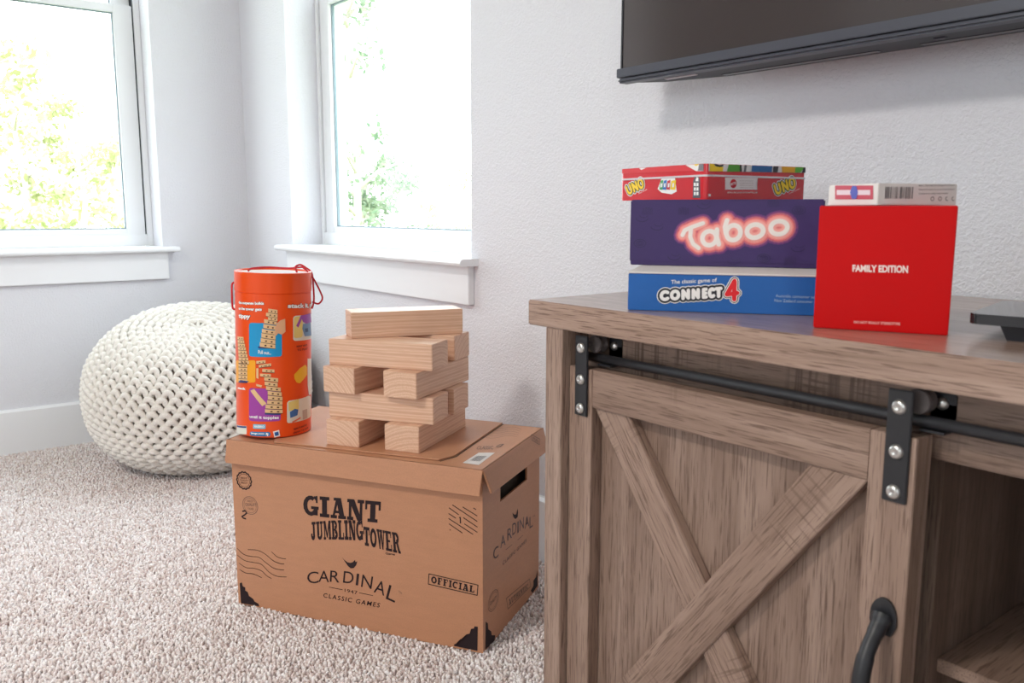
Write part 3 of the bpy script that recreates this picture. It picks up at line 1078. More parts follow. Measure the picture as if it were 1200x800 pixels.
# round seal with scalloped edge
bm = new()
c0 = fr.px(286.2, 562.8)
rr = 0.0175
star = [(c0[0] + rr * (1 + 0.05 * math.cos(k * PI)) * math.cos(k * PI / 14), c0[1] + rr * (1 + 0.05 * math.cos(k * PI)) * math.sin(k * PI / 14)) for k in range(28)]
stroke(bm, fr, star, 0.0028, closed=True)
stroke(bm, fr, arcpts(c0[0], c0[1], 0.0135, 0.0135, 0, 360, 24), 0.0008)
for dy, w_ in ((0.005, 0.008), (0.0, 0.010), (-0.005, 0.008)):
    lettering(bm, fr, 'QUALITY' if dy == 0 else 'BEST', [(c0[0] - w_, c0[1] + dy + 0.0018), (c0[0] + w_, c0[1] + dy + 0.0018), (c0[0] + w_, c0[1] + dy - 0.0018), (c0[0] - w_, c0[1] + dy - 0.0018)])
build('round_seal', bm, M['boxink'], cb)
bm = new()
c0 = fr.px(293.3, 592.0)
stroke(bm, fr, arcpts(c0[0], c0[1], 0.0185, 0.0185, 0, 360, 28), 0.0011)
stroke(bm, fr, arcpts(c0[0], c0[1], 0.0150, 0.0150, 0, 360, 28), 0.0006)
lettering(bm, fr, 'QUALITY', [(c0[0] - 0.012, c0[1] + 0.0040), (c0[0] + 0.016, c0[1] + 0.0060), (c0[0] + 0.016, c0[1] - 0.0010), (c0[0] - 0.012, c0[1] - 0.0030)], offset=0.01)
lettering(bm, fr, 'BEST', [(c0[0] - 0.006, c0[1] + 0.0105), (c0[0] + 0.008, c0[1] + 0.0105), (c0[0] + 0.008, c0[1] + 0.0070), (c0[0] - 0.006, c0[1] + 0.0070)])
lettering(bm, fr, 'CLASS', [(c0[0] - 0.006, c0[1] - 0.0055), (c0[0] + 0.008, c0[1] - 0.0045), (c0[0] + 0.008, c0[1] - 0.0085), (c0[0] - 0.006, c0[1] - 0.0095)])
build('quality_seal', bm, M['boxink_grey'], cb)
bm = new()
stroke(bm, fr, [fr.px(*p) for p in ((284.6, 598.8), (287.5, 598.2), (289.4, 600.8), (286.8, 603), (283.6, 605), (285.4, 606.8), (288, 607.6))], 0.0030)
build('figure_two', bm, M['boxink'], cb)
# wavy postmark lines at the lower left
bm = new()
Q = lambda x, y: (260 + x * 0.15, 640 + y * 0.15)
waves = [[(390, 42), (430, 80), (470, 93), (500, 96)], [(205, 25), (280, 30), (340, 60), (400, 110), (450, 132), (487, 135)], [(122, 15), (170, 60), (230, 78), (290, 85), (350, 130), (410, 172), (487, 184)],
         [(125, 70), (180, 110), (250, 125), (310, 140), (370, 200), (430, 232), (505, 238)], [(135, 130), (190, 165), (250, 170), (310, 190), (350, 228), (388, 250)], [(140, 180), (190, 208), (240, 213), (280, 228), (312, 244)]]
for wv in waves:
    P_ = [fr.px(*Q(*p)) for p in wv]
    sm = []
    for i in range(len(P_) - 1):
        p0, p1, p2, p3 = P_[max(i - 1, 0)], P_[i], P_[i + 1], P_[min(i + 2, len(P_) - 1)]
        for k in range(5):
            t_ = k / 5
            sm.append(tuple(0.5 * ((2 * p1[j]) + (p2[j] - p0[j]) * t_ + (2 * p0[j] - 5 * p1[j] + 4 * p2[j] - p3[j]) * t_ ** 2 + (3 * p1[j] - p0[j] - 3 * p2[j] + p3[j]) * t_ ** 3) for j in (0, 1)))
    sm.append(P_[-1])
    stroke(bm, fr, sm, 0.0012)
build('wavy_postmark', bm, M['boxink'], cb)
# worn black corner prints
def corner_print(frm, pts, name='corner_print'):
    bm = new()
    out = [frm.px(*p) for p in pts]
    patch(bm, frm, out)
    build(name, bm, M['boxink'], cb)
corner_print(fr, [(281.0, 683), (283.5, 682), (284.5, 686.5), (287.5, 688), (287.5, 691.5), (290.5, 693.5), (292, 698), (296.5, 701), (298.5, 704.5), (303, 707), (304, 710.2), (282.5, 706.3)])
corner_print(fr, [(560.0, 734), (559.6, 762.3), (532, 756.5), (532.5, 754.5), (538, 753.5), (539.5, 748.5), (545.5, 747.5), (546.5, 743), (550.5, 742), (552, 736.5), (555.5, 736), (556, 733.5)])
# --- stamp on the lid's front skirt
lf = Flat(cb, (0, lv0 - 0.0005, LT), (1, 0, 0), (0, -fl / sk, 1))
bm = new()
sq = pxquad(lf, (264.5, 520.5), (280.0, 532.5), (277.0, 539.2), (261.2, 527.8))
stroke(bm, lf, sq, 0.0013, 0.0012, closed=True)
lettering(bm, lf, 'OFFICIAL', pxquad(lf, (266.2, 523.4), (277.4, 532.0), (276, 536.2), (264.4, 527.4)), 0.0012, 0.02)
build('lid_stamp', bm, M['boxink'], cb)
rs_ = Flat(cb, (lu, 0, LT), (0, 1, 0), (-0.013 / sk, 0, 1))
bm = new()
stroke(bm, rs_, pxquad(rs_, (622, 509), (632, 514.5), (631.5, 521), (622.5, 515.5)), 0.0012, 0.0012, closed=True)
lettering(bm, rs_, 'FUN', pxquad(rs_, (624, 511.8), (630.2, 515.4), (630, 519), (624.2, 515.2)), 0.0012)
build('side_lid_stamp', bm, M['boxink_grey'], cb)
# --- end face printing
fe = fr_end
bm = new()
S3 = lambda x, y: (560 + x * 0.175, 580 + y * 0.175)
arcw = [((120, 385), 17, -0.75), ((167, 305), 17, -0.9), ((212, 257), 15, -0.95), ((243, 222), 13, -0.9), ((268, 213), 4, -0.8), ((293, 192), 14, -0.65), ((328, 178), 14, -0.45), ((356, 178), 11, -0.3)]
for ch, ((x, y), w, slope) in zip('CARDINAL', arcw):
    h_ = 38
    q = [S3(x - w, y - h_ - slope * w * 0 + w * 0.75), S3(x + w, y - h_ - w * 0.75), S3(x + w, y + h_ - w * 0.75), S3(x - w, y + h_ + w * 0.75)]
    lettering(bm, fe, ch, pxquad(fe, *q))
lettering(bm, fe, 'CLASSIC GAMES', pxquad(fe, S3(165, 445), S3(325, 290), S3(325, 312), S3(165, 470)), spacing=1.2)
stroke(bm, fe, [fe.px(*S3(185, 365)), fe.px(*S3(228, 330))], 0.001)
stroke(bm, fe, [fe.px(*S3(265, 300)), fe.px(*S3(300, 268))], 0.001)
lettering(bm, fe, 'TM', pxquad(fe, S3(368, 140), S3(380, 130), S3(380, 142), S3(368, 150)))
build('end_cardinal_lettering', bm, plain('grey_brown_print', srgb(96, 82, 84), 0.6), cb)
bm = new()
patch(bm, fe, [fe.px(*S3(*p)) for p in ((230, 118), (243, 130), (256, 128), (265, 90), (268, 110), (266, 145), (250, 160), (238, 148))])
build('end_bird_emblem', bm, M['boxink'], cb)
bm = new()
st = [(190, 690), (345, 560), (352, 610), (200, 762)]
stroke(bm, fe, [fe.px(*S3(*p)) for p in st], 0.0016, closed=True)
slab_word(bm, fe, 'AUTHENTIC', pxquad(fe, S3(205, 700), S3(335, 590), S3(336, 622), S3(208, 738)), [1, 1, 0.95, 1, 0.85, 1, 0.9, 0.5, 1], 0.14)
build('authentic_stamp', bm, M['boxink_grey'], cb)
bm = new()
c0 = fe.px(*S3(103, 705))
stroke(bm, fe, arcpts(c0[0], c0[1], 0.0250, 0.0185, 0, 360, 28), 0.0012)
stroke(bm, fe, arcpts(c0[0], c0[1], 0.0205, 0.0150, 0, 360, 28), 0.0008)
lettering(bm, fe, 'QUALITY', [(c0[0] - 0.016, c0[1] + 0.004), (c0[0] + 0.016, c0[1] + 0.004), (c0[0] + 0.016, c0[1] - 0.004), (c0[0] - 0.016, c0[1] - 0.004)], offset=0.01)
build('end_quality_seal', bm, M['boxink_grey'], cb)
corner_print(fe, [(569, 728), (571.5, 730), (572, 737), (575.5, 739.5), (576, 744), (580, 744), (579.5, 750), (574, 756), (568.6, 760.5)])
corner_print(fe, [(629.5, 668), (629.8, 686), (624, 694.5), (621.8, 692), (625, 686), (625, 680), (628, 676)])

# ================================================================== BLOCKS
TH = 0.0505
WD, LN = 0.072, 0.221
mA = math.atan2(0.816 - 0.709, -1.325 + 1.492)           # direction of the courses that run along the front
mB = mA + PI / 2
ca = Vector((math.cos(mA), math.sin(mA), 0)); cbv = Vector((-math.sin(mA), math.cos(mA), 0))
def wood_block(px_, py_, corner, layer, ang, label, dz=0.0, ln=LN):
    """px,py: pixel of a lower corner; corner = (sx, sy) says which lower corner of the block it is"""
    z = TOPZ + TH * layer + dz
    p = on(px_, py_, 2, z)
    x = Vector((math.cos(ang), math.sin(ang), 0)); y = Vector((-x.y, x.x, 0))
    c = p - x * corner[0] * ln / 2 - y * corner[1] * WD / 2
    bm = new()
    box(bm, -ln / 2, ln / 2, -WD / 2, WD / 2, 0, TH - 0.0003)
    o = build('wooden_block', bm, M['pine'], None, bevel=0.0011)
    o.matrix_world = Matrix.Translation((c.x, c.y, z)) @ Matrix.Rotation(ang, 4, 'Z')
    tag(o, label, 'wooden block', 'stacked wooden tower blocks')
    return o, c
# bottom course, blocks running away from the viewer
DG = math.radians
wood_block(420.8, 524.5, (-1, -1), 0, DG(120.7), 'bare pine block on the cardboard lid, end grain forward, beside the orange tube')
wood_block(491, 531.3, (-1, -1), 0, DG(121.3), 'bare pine block on the cardboard lid, end grain forward, farther from the orange tube', ln=0.215)
wood_block(508, 498, (1, -1), 1, DG(33.5), 'long pine block lying crosswise in front in the second course from the bottom')
wood_block(548.9, 476.5, (1, 1), 1, DG(31.5), 'pine block lying crosswise at the back of the second course, only its end showing')
wood_block(415.4, 462.4, (-1, -1), 2, DG(117), 'pine block in the middle course, end grain forward, overhanging on the tube side')
wood_block(488.2, 468.8, (-1, -1), 2, DG(117.5), 'pine block in the middle course, end grain forward, farther from the tube', ln=0.210)
wood_block(506.5, 435, (1, -1), 3, DG(32.0), 'long pine block lying crosswise in front in the fourth course, orange streaked grain')
wood_block(549.9, 416.4, (1, 1), 3, DG(31), 'pine block at the back of the fourth course with a dark streaked end')
wood_block(542.4, 390.5, (1, -1), 4, DG(71.5), 'single pine block lying askew alone on top of the tower', ln=0.224)

# ================================================================== ORANGE TUBE
TR, TL = 0.0742, 0.326
tc = Vector((-1.647, 0.667, TOPZ - 0.0015))
lean = 0.034
axis = Vector((CF.x, CF.y, 0)).normalized()
rotm = Matrix.Rotation(lean, 3, axis)
face_az = math.atan2(-tc.y, -tc.x)
tb = empty('game_tube', tc + Vector((0, 0, 0.0040)), rot=rotm)
tag(tb, 'tall orange cylindrical game tube with red cord handle standing on the cardboard box', 'game tube')
bm = new()
lathe(bm, [(0, 0.0), (TR - 0.002, 0.0), (TR, 0.002), (TR, 0.285), (TR - 0.001, 0.286)], 72)
build('tube_body', bm, M['orange'], tb, smooth=False)
bm = new()
lathe(bm, [(TR - 0.001, 0.2855), (TR + 0.0008, 0.2865), (TR + 0.0008, TL - 0.001), (TR - 0.0005, TL), (TR - 0.003, TL - 0.0005), (TR - 0.004, TL - 0.004), (0, TL - 0.004)], 72)
build('tube_lid', bm, M['orange'], tb)
for o_ in (bpy.data.objects['tube_body'], bpy.data.objects['tube_lid']):
    for p_ in o_.data.polygons: p_.use_smooth = True
    o_.data.set_sharp_from_angle(angle=0.6)
bm = new()
lathe(bm, [(TR - 0.0045, TL - 0.0035), (0, TL - 0.0033)], 60)
build('lid_insert', bm, M['card_white'], tb)
rd = Round(tb, TR, face_az)
C = {k: ink('tube_' + k, *v, rough=0.3) for k, v in dict(cyan=(20, 150, 205), purple=(160, 62, 160), amber=(246, 166, 24), skin=(226, 170, 130), wood=(230, 190, 140), wood_dark=(92, 50, 26), pale=(226, 226, 214), gold=(246, 190, 40), navy=(30, 60, 130), paleyellow=(236, 214, 130), violet=(150, 70, 170), maroon=(150, 40, 20)).items()}
T1 = lambda x, y: (270 + x * 0.11254, 340 + y * 0.1125)     # upper close view of the tube
T2 = lambda x, y: (270 + x * 0.125, 420 + y * 0.125)        # lower close view
def tube_patch(name, mat, polys, h=0.0004, T=T1, parent=tb):
    bm = new()
    for p in polys: patch(bm, rd, [rd.px(*T(*q)) for q in p], h)
    return build(name, bm, mat, parent)
def tube_text(name, text, q, T=T1, mat=None, shadow=True, off=0.045):
    if shadow:
        bm = new()
        lettering(bm, rd, text, [rd.px(*T(*p)) for p in q], 0.0006, off + 0.05)
        build(name + '_shadow', bm, C['maroon'], tb)
    bm = new()
    lettering(bm, rd, text, [rd.px(*T(*p)) for p in q], 0.0009, off)
    build(name, bm, mat or M['white_ink'], tb)
def rr_poly(x0, y0, x1, y1, r, sk_=0):
    pts = [(x + (x1 + x0) / 2, y + (y1 + y0) / 2) for x, y in rounded(x1 - x0, y1 - y0, r)]
    return [(x, y + sk_ * (x - x0)) for x, y in pts]
tube_text('tagline_lettering', 'the suspense builds', [(92, 112), (348, 122), (348, 158), (92, 146)])
tube_text('tagline_lettering', 'as the tower gets', [(92, 172), (326, 184), (326, 222), (92, 208)])
tube_text('tagline_lettering', 'tippy', [(92, 246), (206, 254), (204, 306), (92, 296)])
tube_text('stack_lettering', 'stack it, pull', [(600, 140), (858, 124), (860, 182), (600, 196)], off=0.04)
tube_patch('picture_panel', C['cyan'], [rr_poly(196, 338, 536, 690, 26)])
tube_patch('picture_panel', C['amber'], [rr_poly(60, 728, 262, 960, 20)])
tube_patch('picture_panel', C['purple'], [rr_poly(176, 276, 470, 584, 24)], T=T2, h=0.0005)
# tower pictures: stacks of little blocks
def block_tower(T, rows, w, h=0.0008):
    """rows: list of (x, y, width, height, slant)"""
    bw, bd = new(), new()
    for x, y, ww, hh_, sl in rows:
        patch(bw, rd, [rd.px(*T(*p)) for p in ((x, y), (x + ww, y + sl), (x + ww, y + sl + hh_), (x, y + hh_))], h)
        for f_ in (0.30, 0.68):
            patch(bd, rd, [rd.px(*T(*p)) for p in ((x + ww * f_, y + sl * f_ + hh_ * 0.45), (x + ww * (f_ + 0.13), y + sl * f_ + hh_ * 0.45), (x + ww * (f_ + 0.13), y + sl * f_ + hh_ * 0.8), (x + ww * f_, y + sl * f_ + hh_ * 0.8))], h + 0.0003)
        patch(bd, rd, [rd.px(*T(*p)) for p in ((x, y + hh_), (x + ww, y + sl + hh_), (x + ww, y + sl + hh_ + 5), (x, y + hh_ + 5))], h + 0.0003)
    build('tower_picture', bw, C['wood'], tb)
    build('tower_picture_shadow', bd, C['wood_dark'], tb)
block_tower(T1, [(395, 190, 95, 40, 14), (372, 232, 118, 36, 16), (392, 270, 98, 38, 14), (352, 300, 128, 42, 18), (345, 350, 130, 42, 20), (330, 400, 140, 40, 22), (325, 445, 145, 46, 22), (318, 496, 150, 42, 22), (308, 540, 160, 46, 20)], 0)
tube_patch('hand_picture', C['skin'], [[(486, 340), (520, 312), (568, 296), (572, 430), (535, 462), (500, 448), (462, 420), (470, 380)], [(500, 350), (470, 420), (455, 470), (478, 470), (510, 430)]], h=0.0013)
tube_patch('picture_base', C['navy'], [[(285, 590), (320, 570), (468, 592), (470, 606), (300, 606)]], h=0.0007)
tube_text('caption_lettering', 'Pull out...', [(292, 622), (425, 636), (425, 668), (292, 660)], shadow=False, off=0.02)
block_tower(T1, [(78 + 2 * k, 480 + 36 * k, 62 + 6 * k, 30, 6) for k in range(8)], 0)
block_tower(T2, [(80, 10 + 36 * k, 80, 30, 4) for k in range(6)], 0)
tube_patch('picture_base', C['navy'], [[(78, 214), (100, 200), (180, 212), (150, 228), (90, 226)]], T=T2, h=0.0009)
tube_text('caption_lettering', 'stack', [(74, 262), (142, 272), (142, 292), (74, 282)], T=T2, shadow=False)
block_tower(T2, [(245, 22, 85, 26, -8), (268, 60, 70, 24, -10), (310, 52, 72, 26, -8), (300, 96, 112, 28, 6), (280, 140, 100, 26, 4), (318, 168, 130, 36, 16), (322, 214, 120, 34, 14), (335, 256, 136, 36, 16), (350, 302, 130, 36, 14), (352, 346, 136, 36, 12), (345, 390, 142, 34, 8), (330, 430, 156, 36, 6), (325, 474, 164, 32, 4)], 0)
tube_patch('loose_block_picture', C['wood'], [[(190, 300), (225, 284), (340, 420), (300, 446)], [(245, 90), (265, 90), (265, 190), (245, 180)], [(245, 236), (298, 250), (292, 270), (245, 256)]], T=T2, h=0.0010)
tube_text('caption_lettering', 'until it topples', [(184, 528), (452, 536), (452, 572), (184, 560)], T=T2, shadow=False, off=0.03)
tube_patch('picture_base', C['navy'], [[(325, 512), (470, 512), (470, 526), (325, 524)]], T=T2, h=0.0007)
# right-hand pictures
tube_patch('picture_panel', C['pale'], [rr_poly(652, 268, 850, 530, 28, -0.12)], h=0.0004)
tube_patch('picture_fill', C['paleyellow'], [rr_poly(660, 278, 750, 500, 22, -0.12)], h=0.0007)
tube_patch('picture_figure', C['violet'], [[(682, 370), (730, 262), (830, 236), (838, 330), (790, 350), (752, 330), (740, 300), (705, 388)]], h=0.0010)
tube_patch('picture_figure', ink('tube_steelblue', 110, 150, 190), [[(752, 350), (830, 330), (838, 470), (770, 480), (745, 400)]], h=0.0010)
tube_patch('picture_figure', ink('tube_slate', 60, 90, 130), [[(770, 400), (800, 392), (806, 430), (776, 436)]], h=0.0013)
tube_text('small_print', 'MANY WAYS', [(688, 575), (795, 560), (795, 580), (688, 596)], mat=C['maroon'], shadow=False)
tube_text('small_print', 'TO PLAY', [(694, 612), (798, 596), (798, 616), (694, 632)], mat=C['maroon'], shadow=False)
tube_patch('picture_figure', C['gold'], [[(596, 150), (650, 90), (700, 56), (716, 80), (716, 150), (650, 232), (620, 224), (600, 190)]], T=T2, h=0.0005)
tube_patch('side_panel_print', C['pale'], [[(722, 0), (756, 0), (762, 330), (734, 340), (722, 250)]], T=T2, h=0.0004)
tube_patch('picture_panel', C['pale'], [rr_poly(530, 400, 752, 610, 24, -0.26)], T=T2, h=0.0004)
tube_patch('picture_fill', C['paleyellow'], [[(542, 410), (640, 376), (640, 470), (546, 492)]], T=T2, h=0.0007)
tube_patch('picture_figure', ink('tube_blue', 60, 110, 170), [[(556, 500), (600, 470), (634, 476), (626, 530), (560, 556)]], T=T2, h=0.0010)
tube_patch('picture_figure', ink('tube_coral', 226, 120, 90), [[(575, 590), (655, 545), (655, 560), (580, 604)]], T=T2, h=0.0010)
tube_patch('picture_figure', ink('tube_taupe', 190, 176, 166), [[(672, 485), (715, 470), (718, 556), (676, 572)]], T=T2, h=0.0010)
tube_text('small_print', 'ages 6 and up', [(590, 650), (712, 606), (712, 630), (590, 672)], T=T2, mat=C['maroon'], shadow=False)
tube_text('small_print', 'players 1 or more', [(590, 686), (724, 636), (724, 658), (590, 706)], T=T2, mat=C['maroon'], shadow=False)
tube_patch('label_panel', C['pale'], [rr_poly(62, 620, 154, 700, 4, 0.12)], T=T2)
tube_patch('label_stripe', C['navy'], [[(64, 624), (152, 634), (152, 650), (64, 640)]], T=T2, h=0.0007)
tube_patch('label_panel', ink('tube_sky', 120, 190, 220), [rr_poly(214, 614, 330, 656, 4, 0.02)], T=T2)
tube_text('label_lettering', 'HASBRO', [(226, 624), (318, 628), (318, 646), (226, 644)], T=T2, shadow=False)
tube_patch('label_panel', ink('tube_ocean', 20, 120, 180), [rr_poly(184, 682, 376, 722, 18, 0.03)], T=T2)
tube_text('label_lettering', 'jenga.com', [(196, 690), (318, 696), (318, 714), (196, 708)], T=T2, shadow=False)
tube_patch('arrow_mark', M['white_ink'], [[(336, 692), (366, 706), (350, 710), (356, 724), (346, 726), (342, 712), (332, 716)]], T=T2, h=0.0008)
tube_patch('maker_logo', M['white_ink'], [[(400, 684), (456, 668), (466, 724), (412, 740)]], T=T2)
tube_patch('maker_logo_centre', ink('tube_logo_blue', 20, 90, 160), [[(412, 692), (448, 682), (454, 716), (420, 726)]], T=T2, h=0.0008)
# red cord: anchored on both sides, looped over the top
bm = new()
f_ = Vector((math.cos(face_az), math.sin(face_az), 0)); s_ = Vector((-f_.y, f_.x, 0))   # s_ points to picture right
def loc(side, out, z): return s_ * side + f_ * out + Vector((0, 0, z))
def spline(P_, n=8):
    P_ = [Vector(p) for p in P_]
    o_ = []
    for i in range(len(P_) - 1):
        p0, p1, p2, p3 = P_[max(i - 1, 0)], P_[i], P_[i + 1], P_[min(i + 2, len(P_) - 1)]
        for k in range(n):
            t_ = k / n
            o_.append(0.5 * ((2 * p1) + (p2 - p0) * t_ + (2 * p0 - 5 * p1 + 4 * p2 - p3) * t_ ** 2 + (3 * p1 - p0 - 3 * p2 + p3) * t_ ** 3))
    return o_ + [P_[-1]]
cord = [loc(-TR + 0.001, 0.008, 0.248), loc(-TR - 0.004, 0.008, 0.252), loc(-TR - 0.005, 0.006, 0.275), loc(-TR - 0.005, 0.0, 0.296), loc(-TR - 0.002, -0.01, 0.300)]
tube(bm, spline(cord), 0.0019, 8)
cord = [loc(-0.048, 0.01, TL - 0.001), loc(-0.040, 0.005, TL + 0.004), loc(-0.010, -0.01, TL + 0.0055), loc(0.030, -0.005, TL + 0.0045), loc(0.050, 0.0, TL + 0.007), loc(0.058, 0.006, TL + 0.007),
        loc(0.068, 0.008, TL - 0.002), loc(TR + 0.006, 0.006, TL - 0.018), loc(TR + 0.018, 0.004, TL - 0.042), loc(TR + 0.022, 0.004, TL - 0.056), loc(TR + 0.014, 0.006, TL - 0.066), loc(TR + 0.002, 0.008, TL - 0.062)]
tube(bm, spline(cord), 0.0019, 8)
cord = [loc(0.046, 0.012, TL - 0.002), loc(0.043, 0.006, TL + 0.008), loc(0.053, -0.004, TL + 0.012), loc(0.064, -0.004, TL + 0.006), loc(TR + 0.001, 0.0, TL - 0.004), loc(TR + 0.004, 0.004, TL - 0.030), loc(TR + 0.005, 0.006, TL - 0.060), loc(TR + 0.001, 0.008, TL - 0.076)]
tube(bm, spline(cord), 0.0019, 8)
build('cord_handle', bm, M['red_cord'], tb, smooth=True)

# ================================================================== MEDIA CONSOLE
mc = empty('media_console', (-0.12, 0.965, 0))
O_ = Vector((-0.12, 0.965, 0))
tag(mc, 'rustic grey brown oak media console with sliding barn door on black rail', 'media console')
def cb_(bm, x0, x1, y0, y1, z0, z1):       # box in world numbers, stored in the console's space
    return box(bm, x0 - O_.x, x1 - O_.x, y0 - O_.y, y1 - O_.y, z0 - O_.z, z1 - O_.z)
ZT, XC0, XC1, YC0, YC1 = 0.684, -0.871, 0.631, 0.709, 1.218
build('console_top', cb_(new(), XC0, XC1, YC0, YC1, 0.651, ZT), M['lamtop'], mc, bevel=0.0015)
for x0, x1 in ((-0.836, -0.803), (0.563, 0.596)):
    build('side_panel', cb_(new(), x0, x1, 0.7105, 1.195, -0.006, 0.651), M['lamz'], mc, bevel=0.001)
for x0, x1 in ((-0.365, -0.347), (0.107, 0.125)):
    build('divider', cb_(new(), x0, x1, 0.772, 1.190, 0.06, 0.651), M['laminner_shaded'], mc, bevel=0.0008)
build('header_board', cb_(new(), -0.803, 0.563, 0.755, 0.771, 0.580, 0.651), M['lamheader_shaded'], mc, bevel=0.0008)
build('bottom_panel', cb_(new(), -0.803, 0.563, 0.758, 1.190, 0.045, 0.060), M['lamx'], mc, bevel=0.0008)
build('plinth', cb_(new(), -0.803, 0.563, 0.775, 0.790, -0.006, 0.045), M['lamx'], mc)
build('back_panel', cb_(new(), -0.803, 0.563, 1.190, 1.196, 0.0, 0.651), M['laminner_shaded'], mc)
build('shelf', cb_(new(), -0.347, 0.107, 0.790, 1.188, 0.363, 0.377), M['lamshelf'], mc, bevel=0.0008)
bm = new()
tube(bm, [Vector((-0.798, 0.740, 0.6165)) - O_, Vector((0.555, 0.740, 0.6165)) - O_], 0.0056, 20)
build('door_rail', bm, M['black'], mc)
for x in (-0.751, -0.343, 0.10, 0.51):
    bm = new()
    prism(bm, [Vector((x + a, 0.7535, 0.630 + b)) - O_ for a, b in rounded(0.022, 0.024, 0.003)], (0, 0.0015, 0))
    cb_(bm, x - 0.011, x + 0.011, 0.734, 0.7548, 0.6085, 0.6105)
    cb_(bm, x - 0.011, x + 0.011, 0.7535, 0.7550, 0.6085, 0.632)
    k_ = build('rail_bracket', bm, M['black'], mc)
    bm = new()
    lathe(bm, [(0.0058, 0), (0.0058, 0.002), (0.0040, 0.0042), (0, 0.0048)], 20, Matrix.Translation(Vector((x - 0.001, 0.7535, 0.632)) - O_) @ Matrix.Rotation(PI / 2, 4, 'X'))
    build('bolt', bm, M['steel'], k_, smooth=True)
# sliding door, hung in front of the header
YD = 0.722
DX0, DX1, DZ0, DZ1 = -0.8015, -0.348, 0.085, 0.604
door = build('barn_door', cb_(new(), DX0 + 0.004, DX1 - 0.004, YD + 0.0185, YD + 0.026, DZ0 + 0.004, DZ1 - 0.004), M['lampanel'], mc)
PT = 0.018
build('stile', cb_(new(), DX0, -0.7595, YD, YD + 0.0185, DZ0, DZ1), M['lamz'], door, bevel=0.0008)
build('stile', cb_(new(), -0.3915, DX1, YD - 0.0005, YD + 0.0185, DZ0, DZ1), M['lamz'], door, bevel=0.0008)
build('rail_board', cb_(new(), -0.7595, -0.3915, YD + 0.0003, YD + 0.0185, 0.556, DZ1), M['lamsaw'], door, bevel=0.0010)
build('rail_board', cb_(new(), -0.7595, -0.3915, YD + 0.0003, YD + 0.0185, DZ0, 0.133), M['lamsaw'], door, bevel=0.0010)
build('edge_strip', cb_(new(), -0.3565, DX1, YD + 0.0187, YD + 0.026, DZ0, DZ1), M['lamz'], door)
# diagonal braces with the grain running along them
def brace(P4, y0, y1):
    a, b, c, d = [Vector((x, 0, z)) for x, z in P4]
    dirv = ((b + c) / 2 - (a + d) / 2).normalized()
    L = Matrix.Translation(Vector(((a + c).x / 2, 0.73, (a + c).z / 2)) - O_) @ Matrix.Rotation(-math.atan2(dirv.z, dirv.x), 4, 'Y')
    bm = new()
    prism(bm, [p + Vector((0, y0, 0)) - O_ for p in (a, b, c, d)], (0, y1 - y0, 0))
    build('brace', bm, M['lamsaw'], door, local=L, bevel=0.0010)
zb = 0.133
brace([(-0.7595, 0.556), (-0.452, zb), (-0.3915, zb), (-0.699, 0.556)], YD + 0.0045, YD + 0.0185)
brace([(-0.7595, zb), (-0.452, 0.556), (-0.3915, 0.556), (-0.699, zb)], YD + 0.0012, YD + 0.0185)
for xc in (-0.7765, -0.3645):
    st_ = build('hanger_strap', cb_(new(), xc - 0.0115, xc + 0.0110, 0.7185, 0.7215, 0.543, 0.6455), M['black'], door, bevel=0.0008)
    for z in (0.630, 0.5895, 0.5525):
        bm = new()
        lathe(bm, [(0.0068, 0), (0.0067, 0.0008), (0.0052, 0.0028), (0.0022, 0.0036), (0.0018, 0.0030), (0, 0.0030)], 22, Matrix.Translation(Vector((xc - 0.0005, 0.7185, z)) - O_) @ Matrix.Rotation(PI / 2, 4, 'X'))
        build('bolt', bm, M['steel'], door, smooth=True)
    bm = new()
    lathe(bm, [(0, 0), (0.0105, 0), (0.0115, 0.002), (0.0100, 0.006), (0.0100, 0.009), (0.0115, 0.013), (0.0105, 0.015), (0, 0.015)], 28, Matrix.Translation(Vector((xc + 0.0085, 0.747, 0.6345)) - O_) @ Matrix.Rotation(PI / 2, 4, 'X'))
    lathe(bm, [(0.003, 0), (0.003, 0.026)], 12, Matrix.Translation(Vector((xc + 0.002, 0.747, 0.6345)) - O_) @ Matrix.Rotation(PI / 2, 4, 'X'))
    build('roller', bm, M['nylon'], door, smooth=False)
# pull handle
bm = new()
hxp = -0.3665
prism(bm, [Vector((hxp + x, YD - 0.0035, 0.4325 + z)) - O_ for x, z in arcpts(0, 0, 0.0125, 0.0185, 0, 180, 12) + [(-0.0125, -0.006), (-0.008, -0.016), (0.008, -0.016), (0.0125, -0.006)]], (0, 0.003, 0))
hp = [Vector((hxp, y, z)) - O_ for y, z in ((YD - 0.003, 0.434), (YD - 0.012, 0.424), (YD - 0.026, 0.408), (YD - 0.034, 0.388), (YD - 0.036, 0.360), (YD - 0.035, 0.325), (YD - 0.030, 0.300), (YD - 0.014, 0.278), (YD - 0.003, 0.268))]
tube(bm, spline(hp, 6), [0.0095] * 4 + [0.0078] * 4 + [0.0070] * 6 + [0.0078] * 28 + [0.0095] * 7, 14)
prism(bm, [Vector((hxp + x, YD - 0.0035, 0.270 - z)) - O_ for x, z in arcpts(0, 0, 0.0125, 0.0185, 0, 180, 12) + [(-0.0125, -0.006), (-0.008, -0.016), (0.008, -0.016), (0.0125, -0.006)]], (0, 0.003, 0))
build('door_handle', bm, M['black'], door, smooth=False)
bpy.data.objects['door_handle'].data.set_sharp_from_angle(angle=0.7)
for p_ in bpy.data.objects['door_handle'].data.polygons: p_.use_smooth = True
bpy.data.objects['door_handle'].data.set_sharp_from_angle(angle=0.7)

# ================================================================== GAME BOXES ON THE CONSOLE
def boxframe(p, q):
    d = (Vector(q) - Vector(p)); d.z = 0
    return d.normalized()
